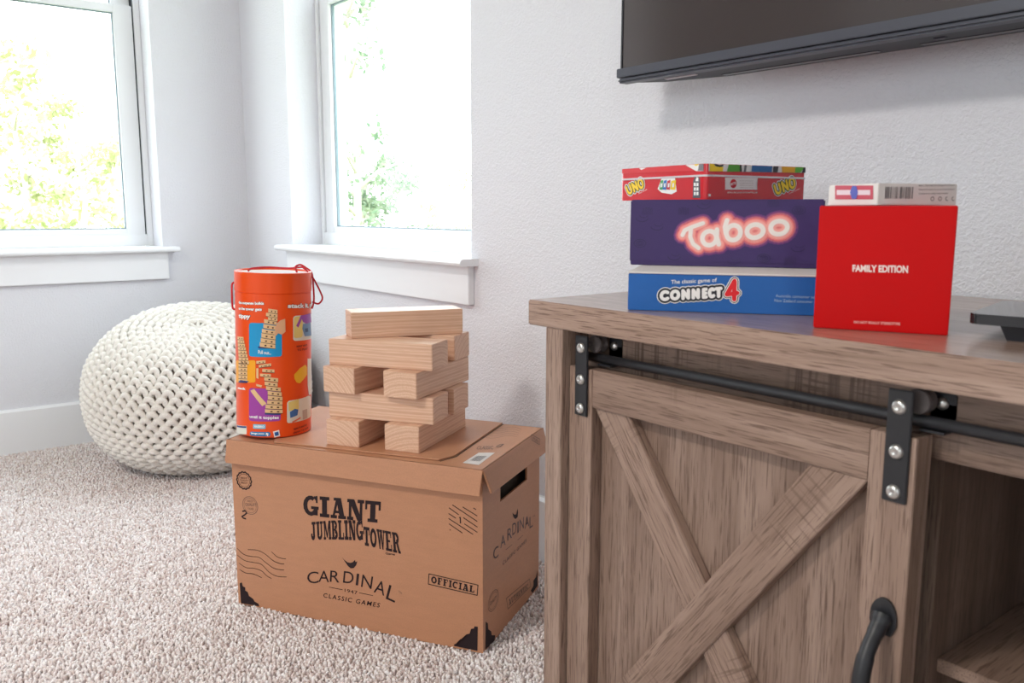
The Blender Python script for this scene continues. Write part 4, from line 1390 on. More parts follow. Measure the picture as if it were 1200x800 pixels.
# blue box at the bottom
a, b = on(735.5, 363.2, 2, ZT), on(952.5, 370.2, 2, ZT)
u4 = boxframe(a, b)
ang4 = math.atan2(u4.y, u4.x)
L4, D4 = 0.262, 0.205
c4 = empty('board_game_box', a + Vector((0, 0, 0.0002)), ang4)
tag(c4, 'flat blue board game box with red figure four, lowest of the stack on the console', 'board game box')
H4 = 0.0468
bm = new(); box(bm, 0, L4, 0, D4, 0, H4 - 0.0035)
build('box_tray', bm, M['blue_card'], c4, bevel=0.0008)
bm = new(); box(bm, -0.0005, L4 + 0.0005, -0.0005, D4 + 0.0005, H4 - 0.0033, H4 - 0.0012)
build('box_lid', bm, M['card_white'], c4, bevel=0.0005)
f4 = Flat(c4, (0, -0.0002, 0), (1, 0, 0), (0, 0, 1))
Z4 = lambda x, y: (700 + x * 0.25, 180 + y * 0.25)
def c4q(*pts): return [f4.px(*Z4(*p)) for p in pts]
c4_letters = [('C', 294, 336), ('O', 342, 384), ('N', 396, 430), ('N', 444, 476), ('E', 492, 514), ('C', 520, 550), ('T', 552, 582)]
def baseline(x): return 690 + (x - 296) * (672 - 690) / 300
def capline(x): return 640 + (x - 296) * (622 - 640) / 300
def conn(name, w, mat, h):
    bm = new()
    for ch, x0, x1 in c4_letters:
        ins = 6
        q = c4q((x0 + ins, capline(x0) + 8), (x1 - ins + 3, capline(x1) + 8), (x1 - ins + 3, baseline(x1) - 6), (x0 + ins, baseline(x0) - 6))
        strokes_at(bm, f4, ch, q, w, h)
    return build(name, bm, mat, c4)
def four(name, w, mat, h):
    bm = new()
    strokes_at(bm, f4, '4', c4q((610, 602), (656, 594), (656, 680), (606, 686)), w, h)
    return build(name, bm, mat, c4)
gcol = ink('dark_grey_print', 40, 40, 48)
conn('logo_border', 0.0106, M['white_ink'], 0.0003); four('logo_border', 0.0106, M['white_ink'], 0.0003)
conn('logo_outline', 0.0088, gcol, 0.0005); four('logo_outline', 0.0088, gcol, 0.0005)
conn('logo_lettering', 0.0040, M['white_ink'], 0.0008)
four('logo_figure', 0.0068, M['white_ink'], 0.0007)
four('logo_figure', 0.0050, ink('bright_red_print', 226, 24, 34), 0.0009)
bm = new()
lettering(bm, f4, 'The classic game of', c4q((346, 592), (560, 582), (560, 606), (346, 616)), 0.0004, 0.01)
build('caption_lettering', bm, M['white_ink'], c4)
bm = new()
lettering(bm, f4, 'Australia consumer service 1300 138 697', c4q((836, 658), (1180, 672), (1180, 684), (836, 672)), 0.0004)
lettering(bm, f4, 'New Zealand consumer service 0508 828 200', c4q((830, 680), (1180, 694), (1180, 706), (830, 694)), 0.0004)
build('small_print', bm, ink('pale_blue_print', 170, 200, 230), c4)

# purple box on it
z1 = ZT + H4 - 0.001
a, b = on(737.5, 310.3, 2, z1), on(955, 315.0, 2, z1)
u5 = boxframe(a, b)
Lp, Dp, Hp = 0.2385, 0.190, 0.0845
pb = empty('party_game_box', a + Vector((0, 0, 0.0002)), math.atan2(u5.y, u5.x))
tag(pb, 'deep purple party game box with glowing pink white title, in the middle of the stack', 'board game box')
bm = new(); box(bm, 0.001, Lp - 0.001, 0.001, Dp - 0.001, 0, Hp - 0.004)
build('box_tray', bm, M['purple_card'], pb, bevel=0.001)
bm = new(); box(bm, 0, Lp, 0, Dp, 0.004, Hp)
build('box_lid', bm, M['purple_card'], pb, bevel=0.0016)
fp = Flat(pb, (0, 0, 0), (1, 0, 0), (0, 0, 1))
Z = Z4
T_l = [('Q', (400, 325, 500, 450), 0.0), ('a', (482, 355, 556, 440), 0), ('b', (590, 318, 680, 425), 0), ('o', (694, 335, 782, 408), 0), ('o', (800, 312, 892, 386), 0)]
def tpx(*pts): return [fp.px(*Z(*p)) for p in pts]
def taboo(name, w, mat, h):
    bm = new()
    strokes_at(bm, fp, 'Q', tpx((398, 338), (496, 326), (504, 438), (404, 452)), w * 0.9, h)
    strokes_at(bm, fp, 'a', tpx((491, 362), (566, 354), (570, 424), (495, 432)), w, h)
    strokes_at(bm, fp, 'b', tpx((594, 314), (668, 304), (674, 400), (598, 410)), w, h)
    strokes_at(bm, fp, 'o', tpx((700, 336), (776, 328), (780, 388), (704, 398)), w, h)
    strokes_at(bm, fp, 'o', tpx((810, 320), (888, 312), (894, 372), (816, 382)), w, h)
    return build(name, bm, mat, pb)
glow = [(0.0262, (120, 58, 122)), (0.0252, (86, 48, 118)), (0.0238, (150, 72, 124)), (0.0229, (104, 54, 118)), (0.0214, (186, 88, 122)), (0.0206, (150, 70, 118)), (0.0192, (222, 140, 150)), (0.0184, (196, 84, 108)), (0.0168, (232, 116, 120)), (0.0146, (240, 140, 136)), (0.0118, (248, 168, 158))]
for k, (w, c_) in enumerate(glow):
    taboo('glow_line', w, ink('glow_pink', *c_), 0.0003 + 0.00012 * k)
taboo('title_outline', 0.0072, ink('title_rim', 250, 190, 184), 0.0019)
taboo('title_lettering', 0.0056, ink('title_cream', 240, 232, 226), 0.0021)
# faint darker doodles of hands, eyes and shouting mouths
DOOD = ink('dark_purple_print', 42, 26, 78)
for dx, dy, kind in ((230, 270, 'h'), (200, 420, 'e'), (400, 270, 'h'), (500, 240, 'm'), (820, 235, 'h'), (945, 265, 'e'), (780, 490, 'e'), (940, 440, 'm'), (360, 480, 'm'), (280, 340, 'm'), (640, 500, 'm'), (210, 300, 'm'), (900, 500, 'h')):
    cxy = fp.px(*Z(dx, dy))
    bm = new()
    if kind == 'h':
        for j in range(4):
            x0 = cxy[0] + (j - 1.5) * 0.0035
            stroke(bm, fp, [(x0, cxy[1] - 0.004), (x0 + 0.0006, cxy[1] + 0.005 - 0.001 * abs(j - 1.5)), (x0 + 0.0022, cxy[1] + 0.0050 - 0.001 * abs(j - 1.5)), (x0 + 0.0020, cxy[1] - 0.004)], 0.0006, 0.0002)
    elif kind == 'e':
        for s__ in (1.0, 0.6, 0.3):
            stroke(bm, fp, arcpts(cxy[0], cxy[1], 0.0078 * s__, 0.0052 * s__, 0, 360, 18), 0.0009, 0.0002)
    else:
        stroke(bm, fp, arcpts(cxy[0], cxy[1], 0.008, 0.005, 190, 350, 10), 0.0010, 0.0002)
        stroke(bm, fp, arcpts(cxy[0] + 0.002, cxy[1] + 0.003, 0.005, 0.003, 180, 360, 10), 0.0007, 0.0002)
    build({'h': 'hand_doodle', 'e': 'eye_doodle', 'm': 'mouth_doodle'}[kind], bm, DOOD, pb)
    

# red tin on top: corner towards the viewer
z2 = z1 + Hp + 0.0004
tin_h1, lid_h = 0.0300, 0.0150
zb_ = z2
# corner at px 826, just inside the front edge of the purple box
pfront = a + u5 * 0.1
nrm5 = Vector((-u5.y, u5.x, 0))
def on_line(px_, inset):
    d = ray(px_, 232)
    d2 = Vector((d.x, d.y, 0))
    base = Vector((a.x, a.y, 0)) + nrm5 * inset
    den = d2.x * u5.y - d2.y * u5.x
    t_ = (base.x * u5.y - base.y * u5.x) / den
    return d2 * t_
cor = on_line(826, 0.006)
view = Vector((cor.x, cor.y, 0)).normalized()
rightv = Vector((view.y, -view.x, 0))
def solve_dir(px_, length, sign):
    """direction of a side of the given length from the corner so that its far end is seen at column px_"""
    best = None
    for k in range(2, 88):
        th = math.radians(k)
        dd = rightv * sign * math.cos(th) + view * math.sin(th)
        e_ = cor + dd * length
        w_ = Vector((e_.x, e_.y, 0.82)) - EYE
        X = 600 + F_PX * w_.dot(CR) / w_.dot(CF)
        if best is None or abs(X - px_) < best[0]: best = (abs(X - px_), k, dd)
    return best
best = None
for la in [x * 0.001 for x in range(95, 190, 3)]:
    for lb in [x * 0.001 for x in range(95, 190, 3)]:
        for k in range(15, 76, 2):
            th = math.radians(k)
            dr = rightv * math.cos(th) + view * math.sin(th)
            dl = -rightv * math.sin(th) + view * math.cos(th)
            sc_ = 0
            for dd, L_, tgt in ((dr, lb, 944), (dl, la, 727)):
                e_ = cor + dd * L_
                w_ = Vector((e_.x, e_.y, 0.82)) - EYE
                sc_ += abs(600 + F_PX * w_.dot(CR) / w_.dot(CF) - tgt)
            # both far tops appear almost level with the near top in the picture
            sc_ += 40 * abs(la - 0.152) + 40 * abs(lb - 0.152)
            if best is None or sc_ < best[0]: best = (sc_, la, lb, dr, dl)
_, LA, LB, DR, DL = best
print('TIN', best)
tin = empty('card_game_tin', Vector((cor.x, cor.y, z2)), math.atan2(DR.y, DR.x))
tag(tin, 'shallow red metal card game tin with yellow logos and colourful lid, topmost of the stack', 'tin')
def rbox(bm, x0, x1, y0, y1, z0, z1, r):
    pts = [(x + (x0 + x1) / 2, y + (y0 + y1) / 2, z0) for x, y in rounded(x1 - x0, y1 - y0, r, 6)]
    prism(bm, pts, (0, 0, z1 - z0))
M['tin_red'] = plain('red_lacquered_tin', srgb(206, 16, 34), 0.22, coat=0.3)
bm = new(); rbox(bm, 0, LB, 0, LA, 0, tin_h1, 0.006)
build('tin_base', bm, M['tin_red'], tin)
bm = new(); rbox(bm, -0.0012, LB + 0.0012, -0.0012, LA + 0.0012, tin_h1 - 0.0012, tin_h1 + 0.0012, 0.007)
build('tin_rim', bm, plain('pale_rim', srgb(214, 206, 210), 0.3, 0.3), tin)
bm = new(); rbox(bm, 0.0002, LB - 0.0002, 0.0002, LA - 0.0002, tin_h1 + 0.0012, tin_h1 + lid_h, 0.006)
build('tin_lid', bm, M['tin_red'], tin)
fR = Flat(tin, (0, 0, 0), (1, 0, 0), (0, 0, 1))
fL = Flat(tin, (0, 0, 0), (0, -1, 0), (0, 0, 1))
ZU = lambda x, y: (720 + x * 0.19167, 185 + y * 0.19167)
def uq(f, *pts): return [f.px(*ZU(*p)) for p in pts]
def uno(f, q, ws=1.0, mat_y=ink('logo_yellow', 246, 206, 40)):
    mp = quadmap(uq(f, *q))
    def letters(w, mat, h, nm):
        bm = new()
        for ch, x0, x1 in (('U', 0.04, 0.26), ('N', 0.40, 0.62), ('O', 0.74, 0.98)):
            sub = [tuple(mp(x0, 1)), tuple(mp(x1, 1)), tuple(mp(x1, 0)), tuple(mp(x0, 0))]
            strokes_at(bm, f, ch, sub, w * ws, h)
        build(nm, bm, mat, tin)
    letters(0.0086, M['white_ink'], 0.0003, 'logo_border')
    letters(0.0064, M['black_ink'], 0.0005, 'logo_outline')
    letters(0.0036, mat_y, 0.0008, 'logo_lettering')
uno(fL, ((70, 180), (170, 125), (184, 175), (88, 222)))
uno(fR, ((970, 172), (1095, 118), (1105, 175), (985, 222)))
for f_i, pts in ((fL, ((148, 216), (200, 190), (201, 194), (150, 221))), (fR, ((1066, 216), (1130, 186), (1131, 191), (1068, 221)))):
    bm = new(); lettering(bm, f_i, 'CARD GAME', uq(f_i, *pts), 0.0004, 0.01)
    build('small_print', bm, M['white_ink'], tin)
# fan of cards on the narrow side
bm = new(); patch(bm, fL, uq(fL, (265, 190), (290, 125), (370, 110), (382, 205), (350, 222), (290, 212)), 0.0003); build('card_fan_border', bm, M['white_ink'], tin)
for x0, x1, cc in ((276, 296, (60, 160, 90)), (296, 318, (30, 110, 190)), (318, 340, (206, 40, 50)), (342, 374, (240, 200, 40))):
    bm = new(); patch(bm, fL, uq(fL, (x0 + 8, 140), (x1 + 4, 134), (x1, 196), (x0, 192)), 0.0005); build('card_fan', bm, ink('card_print', *cc), tin)
bm = new()
for x0 in (284, 304, 328, 356): patch(bm, fL, uq(fL, (x0 + 2, 156), (x0 + 12, 153), (x0 + 10, 178), (x0, 180)), 0.0007)
build('card_fan_mark', bm, M['white_ink'], tin)
bm = new(); patch(bm, fL, uq(fL, (480, 245), (482, 140), (495, 112), (512, 108), (524, 130), (526, 245)), 0.0003); build('grey_badge', bm, ink('badge_grey', 84, 82, 92), tin)
bm = new()
patch(bm, fL, uq(fL, (497, 142), (505, 116), (514, 120), (516, 142)), 0.0006)
for y_ in (152, 180, 208):
    patch(bm, fL, uq(fL, (488, y_), (500, y_), (500, y_ + 20), (488, y_ + 20)), 0.0006); patch(bm, fL, uq(fL, (504, y_), (516, y_), (516, y_ + 20), (504, y_ + 20)), 0.0006)
build('badge_print', bm, M['white_ink'], tin)
# white ribbon label on the wide side
bm = new(); patch(bm, fR, uq(fR, (676, 120), (876, 122), (864, 158), (872, 194), (676, 194)), 0.0003); build('ribbon_label', bm, ink('ribbon_white', 236, 226, 224), tin)
c0 = uq(fR, (726, 157))[0]
bm = new(); patch(bm, fR, arcpts(c0[0], c0[1], 0.0058, 0.0058, 0, 345, 20), 0.0005)
build('maker_emblem', bm, ink('emblem_red', 200, 20, 40), tin)
bm = new(); lettering(bm, fR, 'MATTEL', [(c0[0] - 0.0048, c0[1] + 0.0006), (c0[0] + 0.0046, c0[1] + 0.0026), (c0[0] + 0.0046, c0[1] - 0.0004), (c0[0] - 0.0048, c0[1] - 0.0026)], 0.0007, 0.03)
lettering(bm, fR, 'SERVICE 1800 524 8697 SERVICE.MATTEL.COM', uq(fR, (690, 206), (872, 208), (872, 216), (690, 215)), 0.0004, 0.01)
build('emblem_lettering', bm, M['white_ink'], tin)
bm = new()
for y_ in (136, 150, 164, 178): lettering(bm, fR, 'illustrations are not actual size', uq(fR, (766, y_), (846, y_), (846, y_ + 6), (766, y_ + 6)), 0.0005)
build('ribbon_small_print', bm, ink('ribbon_grey', 150, 120, 120), tin)
bm = new(); patch(bm, fR, uq(fR, (574, 220), (588, 220), (588, 234), (574, 234)), 0.0004); build('white_dot', bm, M['white_ink'], tin)
# lid side: coloured card pattern
lidp = [(fL, [(45, 60), (428, 36), (495, 78), (45, 96)], (214, 34, 44)), (fL, [(152, 50), (196, 48), (166, 74)], (236, 232, 232)), (fL, [(436, 34), (550, 28), (550, 80), (500, 80)], (236, 232, 230)),
        (fL, [(486, 30), (520, 26), (514, 44), (500, 50)], (238, 208, 40)), (fL, [(520, 34), (550, 28), (550, 78), (512, 78)], (120, 118, 124)),
        (fR, [(552, 30), (1172, 46), (1170, 92), (552, 80)], (230, 226, 226)), (fR, [(556, 30), (575, 30), (574, 78), (556, 78)], (120, 118, 124)), (fR, [(580, 28), (606, 28), (616, 52), (664, 56), (660, 82), (580, 82)], (244, 206, 40)),
        (fR, [(604, 30), (622, 38), (640, 44), (664, 38), (662, 52), (640, 56), (616, 50)], (36, 34, 36)), (fR, [(696, 30), (760, 32), (772, 84), (684, 84)], (86, 160, 56)), (fR, [(762, 32), (774, 34), (776, 84), (764, 84)], (30, 30, 32)),
        (fR, [(792, 34), (806, 34), (800, 86), (786, 86)], (110, 108, 112)), (fR, [(838, 36), (962, 38), (958, 88), (834, 84)], (34, 100, 160)), (fR, [(838, 34), (962, 36), (962, 44), (900, 40), (840, 42)], (28, 28, 34)),
        (fR, [(968, 38), (1000, 40), (992, 90), (964, 88)], (60, 58, 64)), (fR, [(1018, 42), (1102, 44), (1100, 90), (1020, 90)], (232, 168, 30)), (fR, [(1102, 44), (1160, 46), (1130, 90), (1098, 90)], (92, 178, 50)), (fR, [(1150, 60), (1172, 46), (1170, 92), (1140, 92)], (40, 38, 40))]
zl0, zl1 = tin_h1 + 0.0016, tin_h1 + lid_h - 0.0004
for k, (f_i, pts, cc) in enumerate(lidp):
    q = []
    for x, y in pts:
        p_ = f_i.px(*ZU(x, y))
        lo, hi = (0.004, LB - 0.004) if f_i is fR else (-LA + 0.004, -0.004)
        q.append((min(max(p_[0], lo), hi), min(max(p_[1], zl0), zl1)))
    bm = new(); patch(bm, f_i, q, 0.0003 + 0.00008 * k)
    build('lid_print', bm, ink('lid_print_colour', *cc), tin)

# red card box
a, b = on(952.7, 384, 2, ZT), on(1110, 393, 2, ZT)
ur = boxframe(a, b)
rb = empty('party_card_box', a + Vector((0, 0, 0.0002)), math.atan2(ur.y, ur.x) - 0.03)
tag(rb, 'upright glossy red card game box reading family edition beside the stack', 'card game box')
Lr, Dr, Hr = 0.1212, 0.066, 0.1212
bm = new(); box(bm, 0, Lr, 0, Dr, 0, Hr)
build('carton', bm, M['red_card'], rb, bevel=0.0009)
frd = Flat(rb, (0, 0, 0), (1, 0, 0), (0, 0, 1))
ZR = lambda x, y: (940 + x * 0.26263, 190 + y * 0.2625)
bm = new(); lettering(bm, frd, 'FAMILY EDITION', [frd.px(*ZR(*p)) for p in ((226, 459), (472, 463), (471, 493), (226, 487))], 0.0004, 0.04)
build('front_lettering', bm, ink('soft_white_print', 246, 226, 220), rb)
bm = new(); lettering(bm, frd, 'DO NOT REALLY STEREOTYPE', [frd.px(*ZR(*p)) for p in ((232, 708), (437, 716), (437, 727), (232, 718))], 0.0004, 0.02)
build('front_small_print', bm, ink('pink_print', 250, 190, 180), rb)
fsd = Flat(rb, (0, 0, 0), (0, -1, 0), (0, 0, 1))
bm = new(); lettering(bm, fsd, 'WHAT DO YOU MEME', [(-0.026, 0.106), (-0.026, 0.030), (-0.006, 0.030), (-0.006, 0.106)], 0.0004, 0.03)
build('side_lettering', bm, M['white_ink'], rb)

# card pack on the red box
cor2 = a + (b - a).normalized() * 0.0
ztop = ZT + Hr + 0.0008
d = ray(1028, 240.5)
# corner lies above the front edge of the red box, a little proud of it
n_r = Vector((-ur.y, ur.x, 0))
base = Vector((a.x, a.y, 0)) + n_r * -0.003
den = d.x * ur.y - d.y * ur.x
cor2 = Vector((d.x, d.y, 0)) * ((base.x * ur.y - base.y * ur.x) / den)
view2 = cor2.normalized()
r2 = Vector((view2.y, -view2.x, 0))
best = None
for k in range(5, 80):
    th = math.radians(k)
    dr = r2 * math.cos(th) + view2 * math.sin(th)
    dl = -r2 * math.sin(th) + view2 * math.cos(th)
    for LBc in (0.080, 0.084, 0.088, 0.092, 0.096, 0.1):
        for LAc in (0.055, 0.060, 0.065, 0.07, 0.075):
            s = 0
            for dd, L_, tgt in ((dr, LBc, 1122), (dl, LAc, 971)):
                w_ = Vector((cor2.x, cor2.y, 0.82)) + dd * L_ - EYE
                s += abs(600 + F_PX * w_.dot(CR) / w_.dot(CF) - tgt)
            s += 30 * abs(LBc - 0.09) + 30 * abs(LAc - 0.065)
            if best is None or s < best[0]: best = (s, LAc, LBc, dr, dl)
_, LAc, LBc, DRc, DLc = best
print('PACK', best)
pk = empty('card_pack', Vector((cor2.x, cor2.y, ztop)), math.atan2(DRc.y, DRc.x))
tag(pk, 'small off white card pack with barcode lying on the red box', 'card pack')
Hk = 0.0205
bm = new(); box(bm, 0, LBc, 0, LAc, 0, Hk)
build('carton', bm, M['card_white'], pk, bevel=0.0006)
fk = Flat(pk, (0, 0, 0), (1, 0, 0), (0, 0, 1)); fkl = Flat(pk, (0, 0, 0), (0, -1, 0), (0, 0, 1))
bm = new()
x = fk.px(*ZR(370, 130))[0]; xe = fk.px(*ZR(490, 130))[0]
rr2 = random.Random(5)
while x < xe:
    w = rr2.choice((0.0003, 0.0006, 0.0011))
    patch(bm, fk, [(x, 0.0060), (x + w, 0.0060), (x + w, 0.0172), (x, 0.0172)], 0.0003)
    x += w + rr2.choice((0.0004, 0.0007, 0.0012))
build('barcode', bm, ink('barcode_grey', 96, 90, 92), pk)
bm = new()
for j, txt in enumerate(('Made in China. Keep this information for reference.', 'Colours and contents may vary from those shown here', 'Conforms to safety requirements')):
    lettering(bm, fk, txt, [fk.px(*ZR(*p)) for p in ((520, 100 + 18 * j), (680 - 30 * (j == 2), 98 + 18 * j), (680 - 30 * (j == 2), 108 + 18 * j), (520, 110 + 18 * j))], 0.0003, 0.01)
for cx_ in (580, 614, 646, 674):
    c0 = fk.px(*ZR(cx_, 163))
    stroke(bm, fk, arcpts(c0[0], c0[1], 0.0018, 0.0018, 100 if cx_ > 640 else 0, 300 if cx_ > 640 else 360, 14), 0.0008, 0.0003)
build('small_print', bm, ink('small_print_grey', 130, 122, 122), pk)
bm = new()
q = [fkl.px(*ZR(*p)) for p in ((148, 104), (318, 104), (318, 166), (148, 166))]
patch(bm, fkl, q, 0.0003); build('red_print', bm, ink('pack_red', 190, 52, 76), pk)
bm = new(); patch(bm, fkl, [fkl.px(*ZR(*p)) for p in ((156, 124), (306, 124), (306, 146), (156, 146))], 0.0005); build('white_band', bm, ink('pack_pale', 226, 206, 214), pk)
bm = new(); patch(bm, fkl, [fkl.px(*ZR(*p)) for p in ((216, 134), (226, 106), (244, 106), (252, 134), (244, 164), (224, 164))], 0.0007); build('blue_emblem', bm, ink('pack_blue', 70, 80, 180), pk)

# ================================================================== SMALL GLOSSY DEVICE ON THE CONSOLE
p0 = on(1134, 379, 2, 0.6985)
p1 = on(1200, 384, 2, 0.6985)
ud = boxframe(p0, p1)
dv = empty('set_top_device', Vector((p0.x, p0.y, ZT)), math.atan2(ud.y, ud.x) - 0.02)
tag(dv, 'flat glossy black device on a short black foot at the edge of the console', 'device')
bm = new()
prism(bm, [(x + 0.09, y + 0.075, 0.0145) for x, y in rounded(0.18, 0.15, 0.008)], (0, 0, 0.0095))
build('slab', bm, M['gloss_black'], dv, bevel=0.0012)
bm = new()
fx = 0.024
prism(bm, [(fx + 0.006, 0.014, 0.0001), (fx + 0.046, 0.014, 0.0001), (fx + 0.052, 0.010, 0.0145), (fx - 0.0, 0.010, 0.0145)], (0, 0.05, 0))
build('foot', bm, M['tv_dark'], dv)

# ================================================================== TELEVISION
TX0, TX1, TY = -1.098, 0.13, 1.100
TZ0, TZ1 = 1.030, 1.745
tv = empty('television', (-0.48, 1.16, TZ0 - 0.012))
OT = Vector((-0.48, 1.16, TZ0 - 0.012))
tag(tv, 'large black flat screen television mounted on the wall above the console', 'television')
def tbx(bm, x0, x1, y0, y1, z0, z1): return box(bm, x0 - OT.x, x1 - OT.x, y0 - OT.y, y1 - OT.y, z0 - OT.z, z1 - OT.z)
build('screen', tbx(new(), TX0 + 0.004, TX1 - 0.004, TY + 0.0015, TY + 0.006, TZ0 + 0.0155, TZ1 - 0.004), M['screen'], tv)
bm = new()
tbx(bm, TX0, TX0 + 0.0035, TY, TY + 0.018, TZ0 + 0.016, TZ1); tbx(bm, TX1 - 0.0035, TX1, TY, TY + 0.018, TZ0 + 0.016, TZ1); tbx(bm, TX0, TX1, TY, TY + 0.018, TZ1 - 0.0035, TZ1)
build('side_bezel', bm, M['tv_dark'], tv)
bm = new(); tbx(bm, TX0 - 0.008, TX1 + 0.008, TY - 0.002, TY + 0.016, TZ0 + 0.0005, TZ0 + 0.0158)
build('bottom_bezel', bm, M['tv_plastic'], tv, bevel=0.001)
bm = new(); tbx(bm, TX0 - 0.007, TX1 + 0.007, TY - 0.0005, TY + 0.024, TZ0 - 0.0085, TZ0 - 0.0005)
build('lower_lip', bm, M['tv_plastic'], tv, bevel=0.003)
bm = new()
zq = TZ0 - 0.0075
pts = [(TX0 + 0.004, TY + 0.020), (TX1 - 0.004, TY + 0.020), (TX1 - 0.02, 1.155), (TX1 - 0.17, 1.195), (TX0 + 0.17, 1.195), (TX0 + 0.05, 1.160)]
prism(bm, [(x - OT.x, y - OT.y, zq - OT.z) for x, y in pts], (0, 0, 0.60))
build('back_housing', bm, M['tv_dark'], tv, bevel=0.004)
bm = new(); tbx(bm, -1.02, -0.955, 1.128, 1.136, zq - 0.0012, zq + 0.001)
build('rating_label', bm, plain('silver_label', srgb(214, 208, 212), 0.35), tv)
bm = new(); tbx(bm, -0.93, -0.66, 1.165, 1.178, zq - 0.0008, zq + 0.001); tbx(bm, -0.60, -0.30, 1.165, 1.178, zq - 0.0008, zq + 0.001)
build('speaker_slot', bm, M['gloss_black'], tv)
bm = new(); tbx(bm, -0.57, -0.555, 1.140, 1.150, zq - 0.002, zq + 0.001)
build('sensor_button', bm, M['tv_plastic'], tv, bevel=0.001)
bm = new(); tbx(bm, -0.70, -0.27, 1.195, YB, 1.20, 1.55)
build('wall_mount', bm, M['black'], tv)

# ================================================================== ADDED CEILING LIGHT (unseen fill behind the viewer)
cl = empty('fill_ceiling_light', (-0.9, -1.3, ZC))
tag(cl, 'unseen round white flush ceiling light added as fill above the middle of the room', 'ceiling light')
bm = new(); lathe(bm, [(0, 0), (0.24, 0), (0.24, -0.03), (0.22, -0.04), (0, -0.04)], 48)
build('lamp_base', bm, M['trim'], cl)
bm = new(); lathe(bm, [(0.215, -0.041), (0.20, -0.07), (0.12, -0.095), (0, -0.10)], 48)
build('diffuser', bm, emit_mat('warm_diffuser', (1, 0.93, 0.86, 1), 9), cl, smooth=True)

cu_ = new()  # unseen curtain, added to give the screen a taupe reflection
n_ = 120
rowa, rowb = [], []
for k in range(n_ + 1):
    y_ = -1.20 - 1.75 * k / n_
    x_ = XL + 0.075 + 0.028 * math.sin(k * 0.62)
    rowa.append(cu_.verts.new((x_, y_, 0.015))); rowb.append(cu_.verts.new((x_, y_, 2.35)))
for k in range(n_):
    cu_.faces.new((rowa[k], rowa[k + 1], rowb[k + 1], rowb[k]))
bmesh.ops.solidify(cu_, geom=cu_.faces[:], thickness=0.003)
ct = build('curtain', cu_, plain('taupe_cloth', srgb(120, 104, 98), 0.9), smooth=True)
tag(ct, 'unseen long taupe curtain on the window wall, added for the television reflection', 'curtain')

# ================================================================== OUTSIDE
ground = build('ground', box(new(), -60, 30, -30, 60, -4.2, -3.2), plain('lawn', srgb(150, 160, 110), 0.95))
tag(ground, kind='structure')
leafA = leaf_mat('yellow_green_leaves', srgb(152, 160, 104), srgb(204, 205, 166))
leafB = leaf_mat('soft_green_leaves', srgb(110, 136, 108), srgb(176, 186, 160))
bark = plain('grey_bark', srgb(200, 190, 184), 0.9)


def tree(name, az_px, dist, height, crown_r, n, label, mat, crown_base=0.35, group=None, leaf=0.065):
    d = ray(az_px, 250)
    d = Vector((d.x, d.y, 0)).normalized()
    p = d * dist
    z0 = -3.2
    root = empty(name, (p.x, p.y, z0))
    tag(root, label, 'tree', group)
    rt = random.Random(int(az_px * 7 + dist))
    bm = new()
    pts = []
    x = y = 0
    for k in range(9):
        pts.append(Vector((x, y, height * k / 8)))
        x += rt.uniform(-0.08, 0.08); y += rt.uniform(-0.08, 0.08)
    tube(bm, pts, [0.11 * (1 - 0.1 * k) for k in range(9)], 7)
    clumps = []
    for k in range(16):
        zf = crown_base + (1.02 - crown_base) * rt.random()
        i = min(int(zf * 8), 7)
        base = pts[i].lerp(pts[i + 1], zf * 8 - i) if zf < 1 else pts[8]
        a = rt.uniform(0, 2 * PI)
        rr = crown_r * rt.uniform(0.25, 1.0) * (1.15 - 0.5 * zf)
        tip = base + Vector((math.cos(a) * rr, math.sin(a) * rr, rt.uniform(0.1, 0.5)))
        tube(bm, [base, (base + tip) / 2 + Vector((0, 0, 0.08)), tip], [0.035, 0.022, 0.01], 5)
        clumps.append((tip, crown_r * rt.uniform(0.22, 0.42)))
    build('trunk', bm, bark, root)
    bm = new()
    for k in range(int(n * 2.2)):
        c, r = clumps[k % len(clumps)]
        v = Vector((rt.gauss(0, 1), rt.gauss(0, 1), rt.gauss(0, 0.7)))
        v = v.normalized() * r * rt.random() ** 0.5
        q = c + v
        a1_ = Vector((rt.gauss(0, 1), rt.gauss(0, 1), rt.gauss(0, 1))).normalized()
        b1_ = a1_.cross(Vector((rt.gauss(0, 1), rt.gauss(0, 1), rt.gauss(0, 1)))).normalized()
        s = leaf * rt.uniform(0.6, 1.3)
        bm.faces.new([bm.verts.new(q + w) for w in (a1_ * s, b1_ * s * 0.5, -a1_ * s, -b1_ * s * 0.5)])
    build('foliage', bm, mat, root)


TW = [(-14, 12.0, 6.4, 1.1, 520), (20, 15.5, 5.6, 1.1, 520), (48, 19.0, 5.9, 1.2, 560), (74, 25.0, 6.2, 1.3, 560), (100, 13.5, 4.8, 0.9, 420), (128, 17.5, 5.2, 1.1, 480), (150, 28.0, 6.2, 1.2, 480)]
for k, (px_, dist, hh_, cr, n) in enumerate(TW):
    tree('tree', px_, dist, hh_, cr, n, 'slender pale yellow green tree washed out beyond the window over the pouf', leafA, 0.22, 'slender trees beyond the window over the pouf')
tree('tree', 424, 13.0, 6.8, 0.9, 260, 'bare branched tree with few leaves at the frame of the window beside the television', leafB, 0.5)
tree('shrub', 425, 17.0, 4.5, 1.0, 900, 'soft green shrub at the foot of the window beside the television', leafB, 0.3)
tree('shrub', 468, 21.0, 4.5, 1.4, 1100, 'low rounded green shrub in the middle of the window beside the television', leafB, 0.3)
tree('shrub', 520, 26.0, 4.6, 1.5, 800, 'faint yellow green shrub farther off, toward the wall edge of the window beside the television', leafA, 0.3)

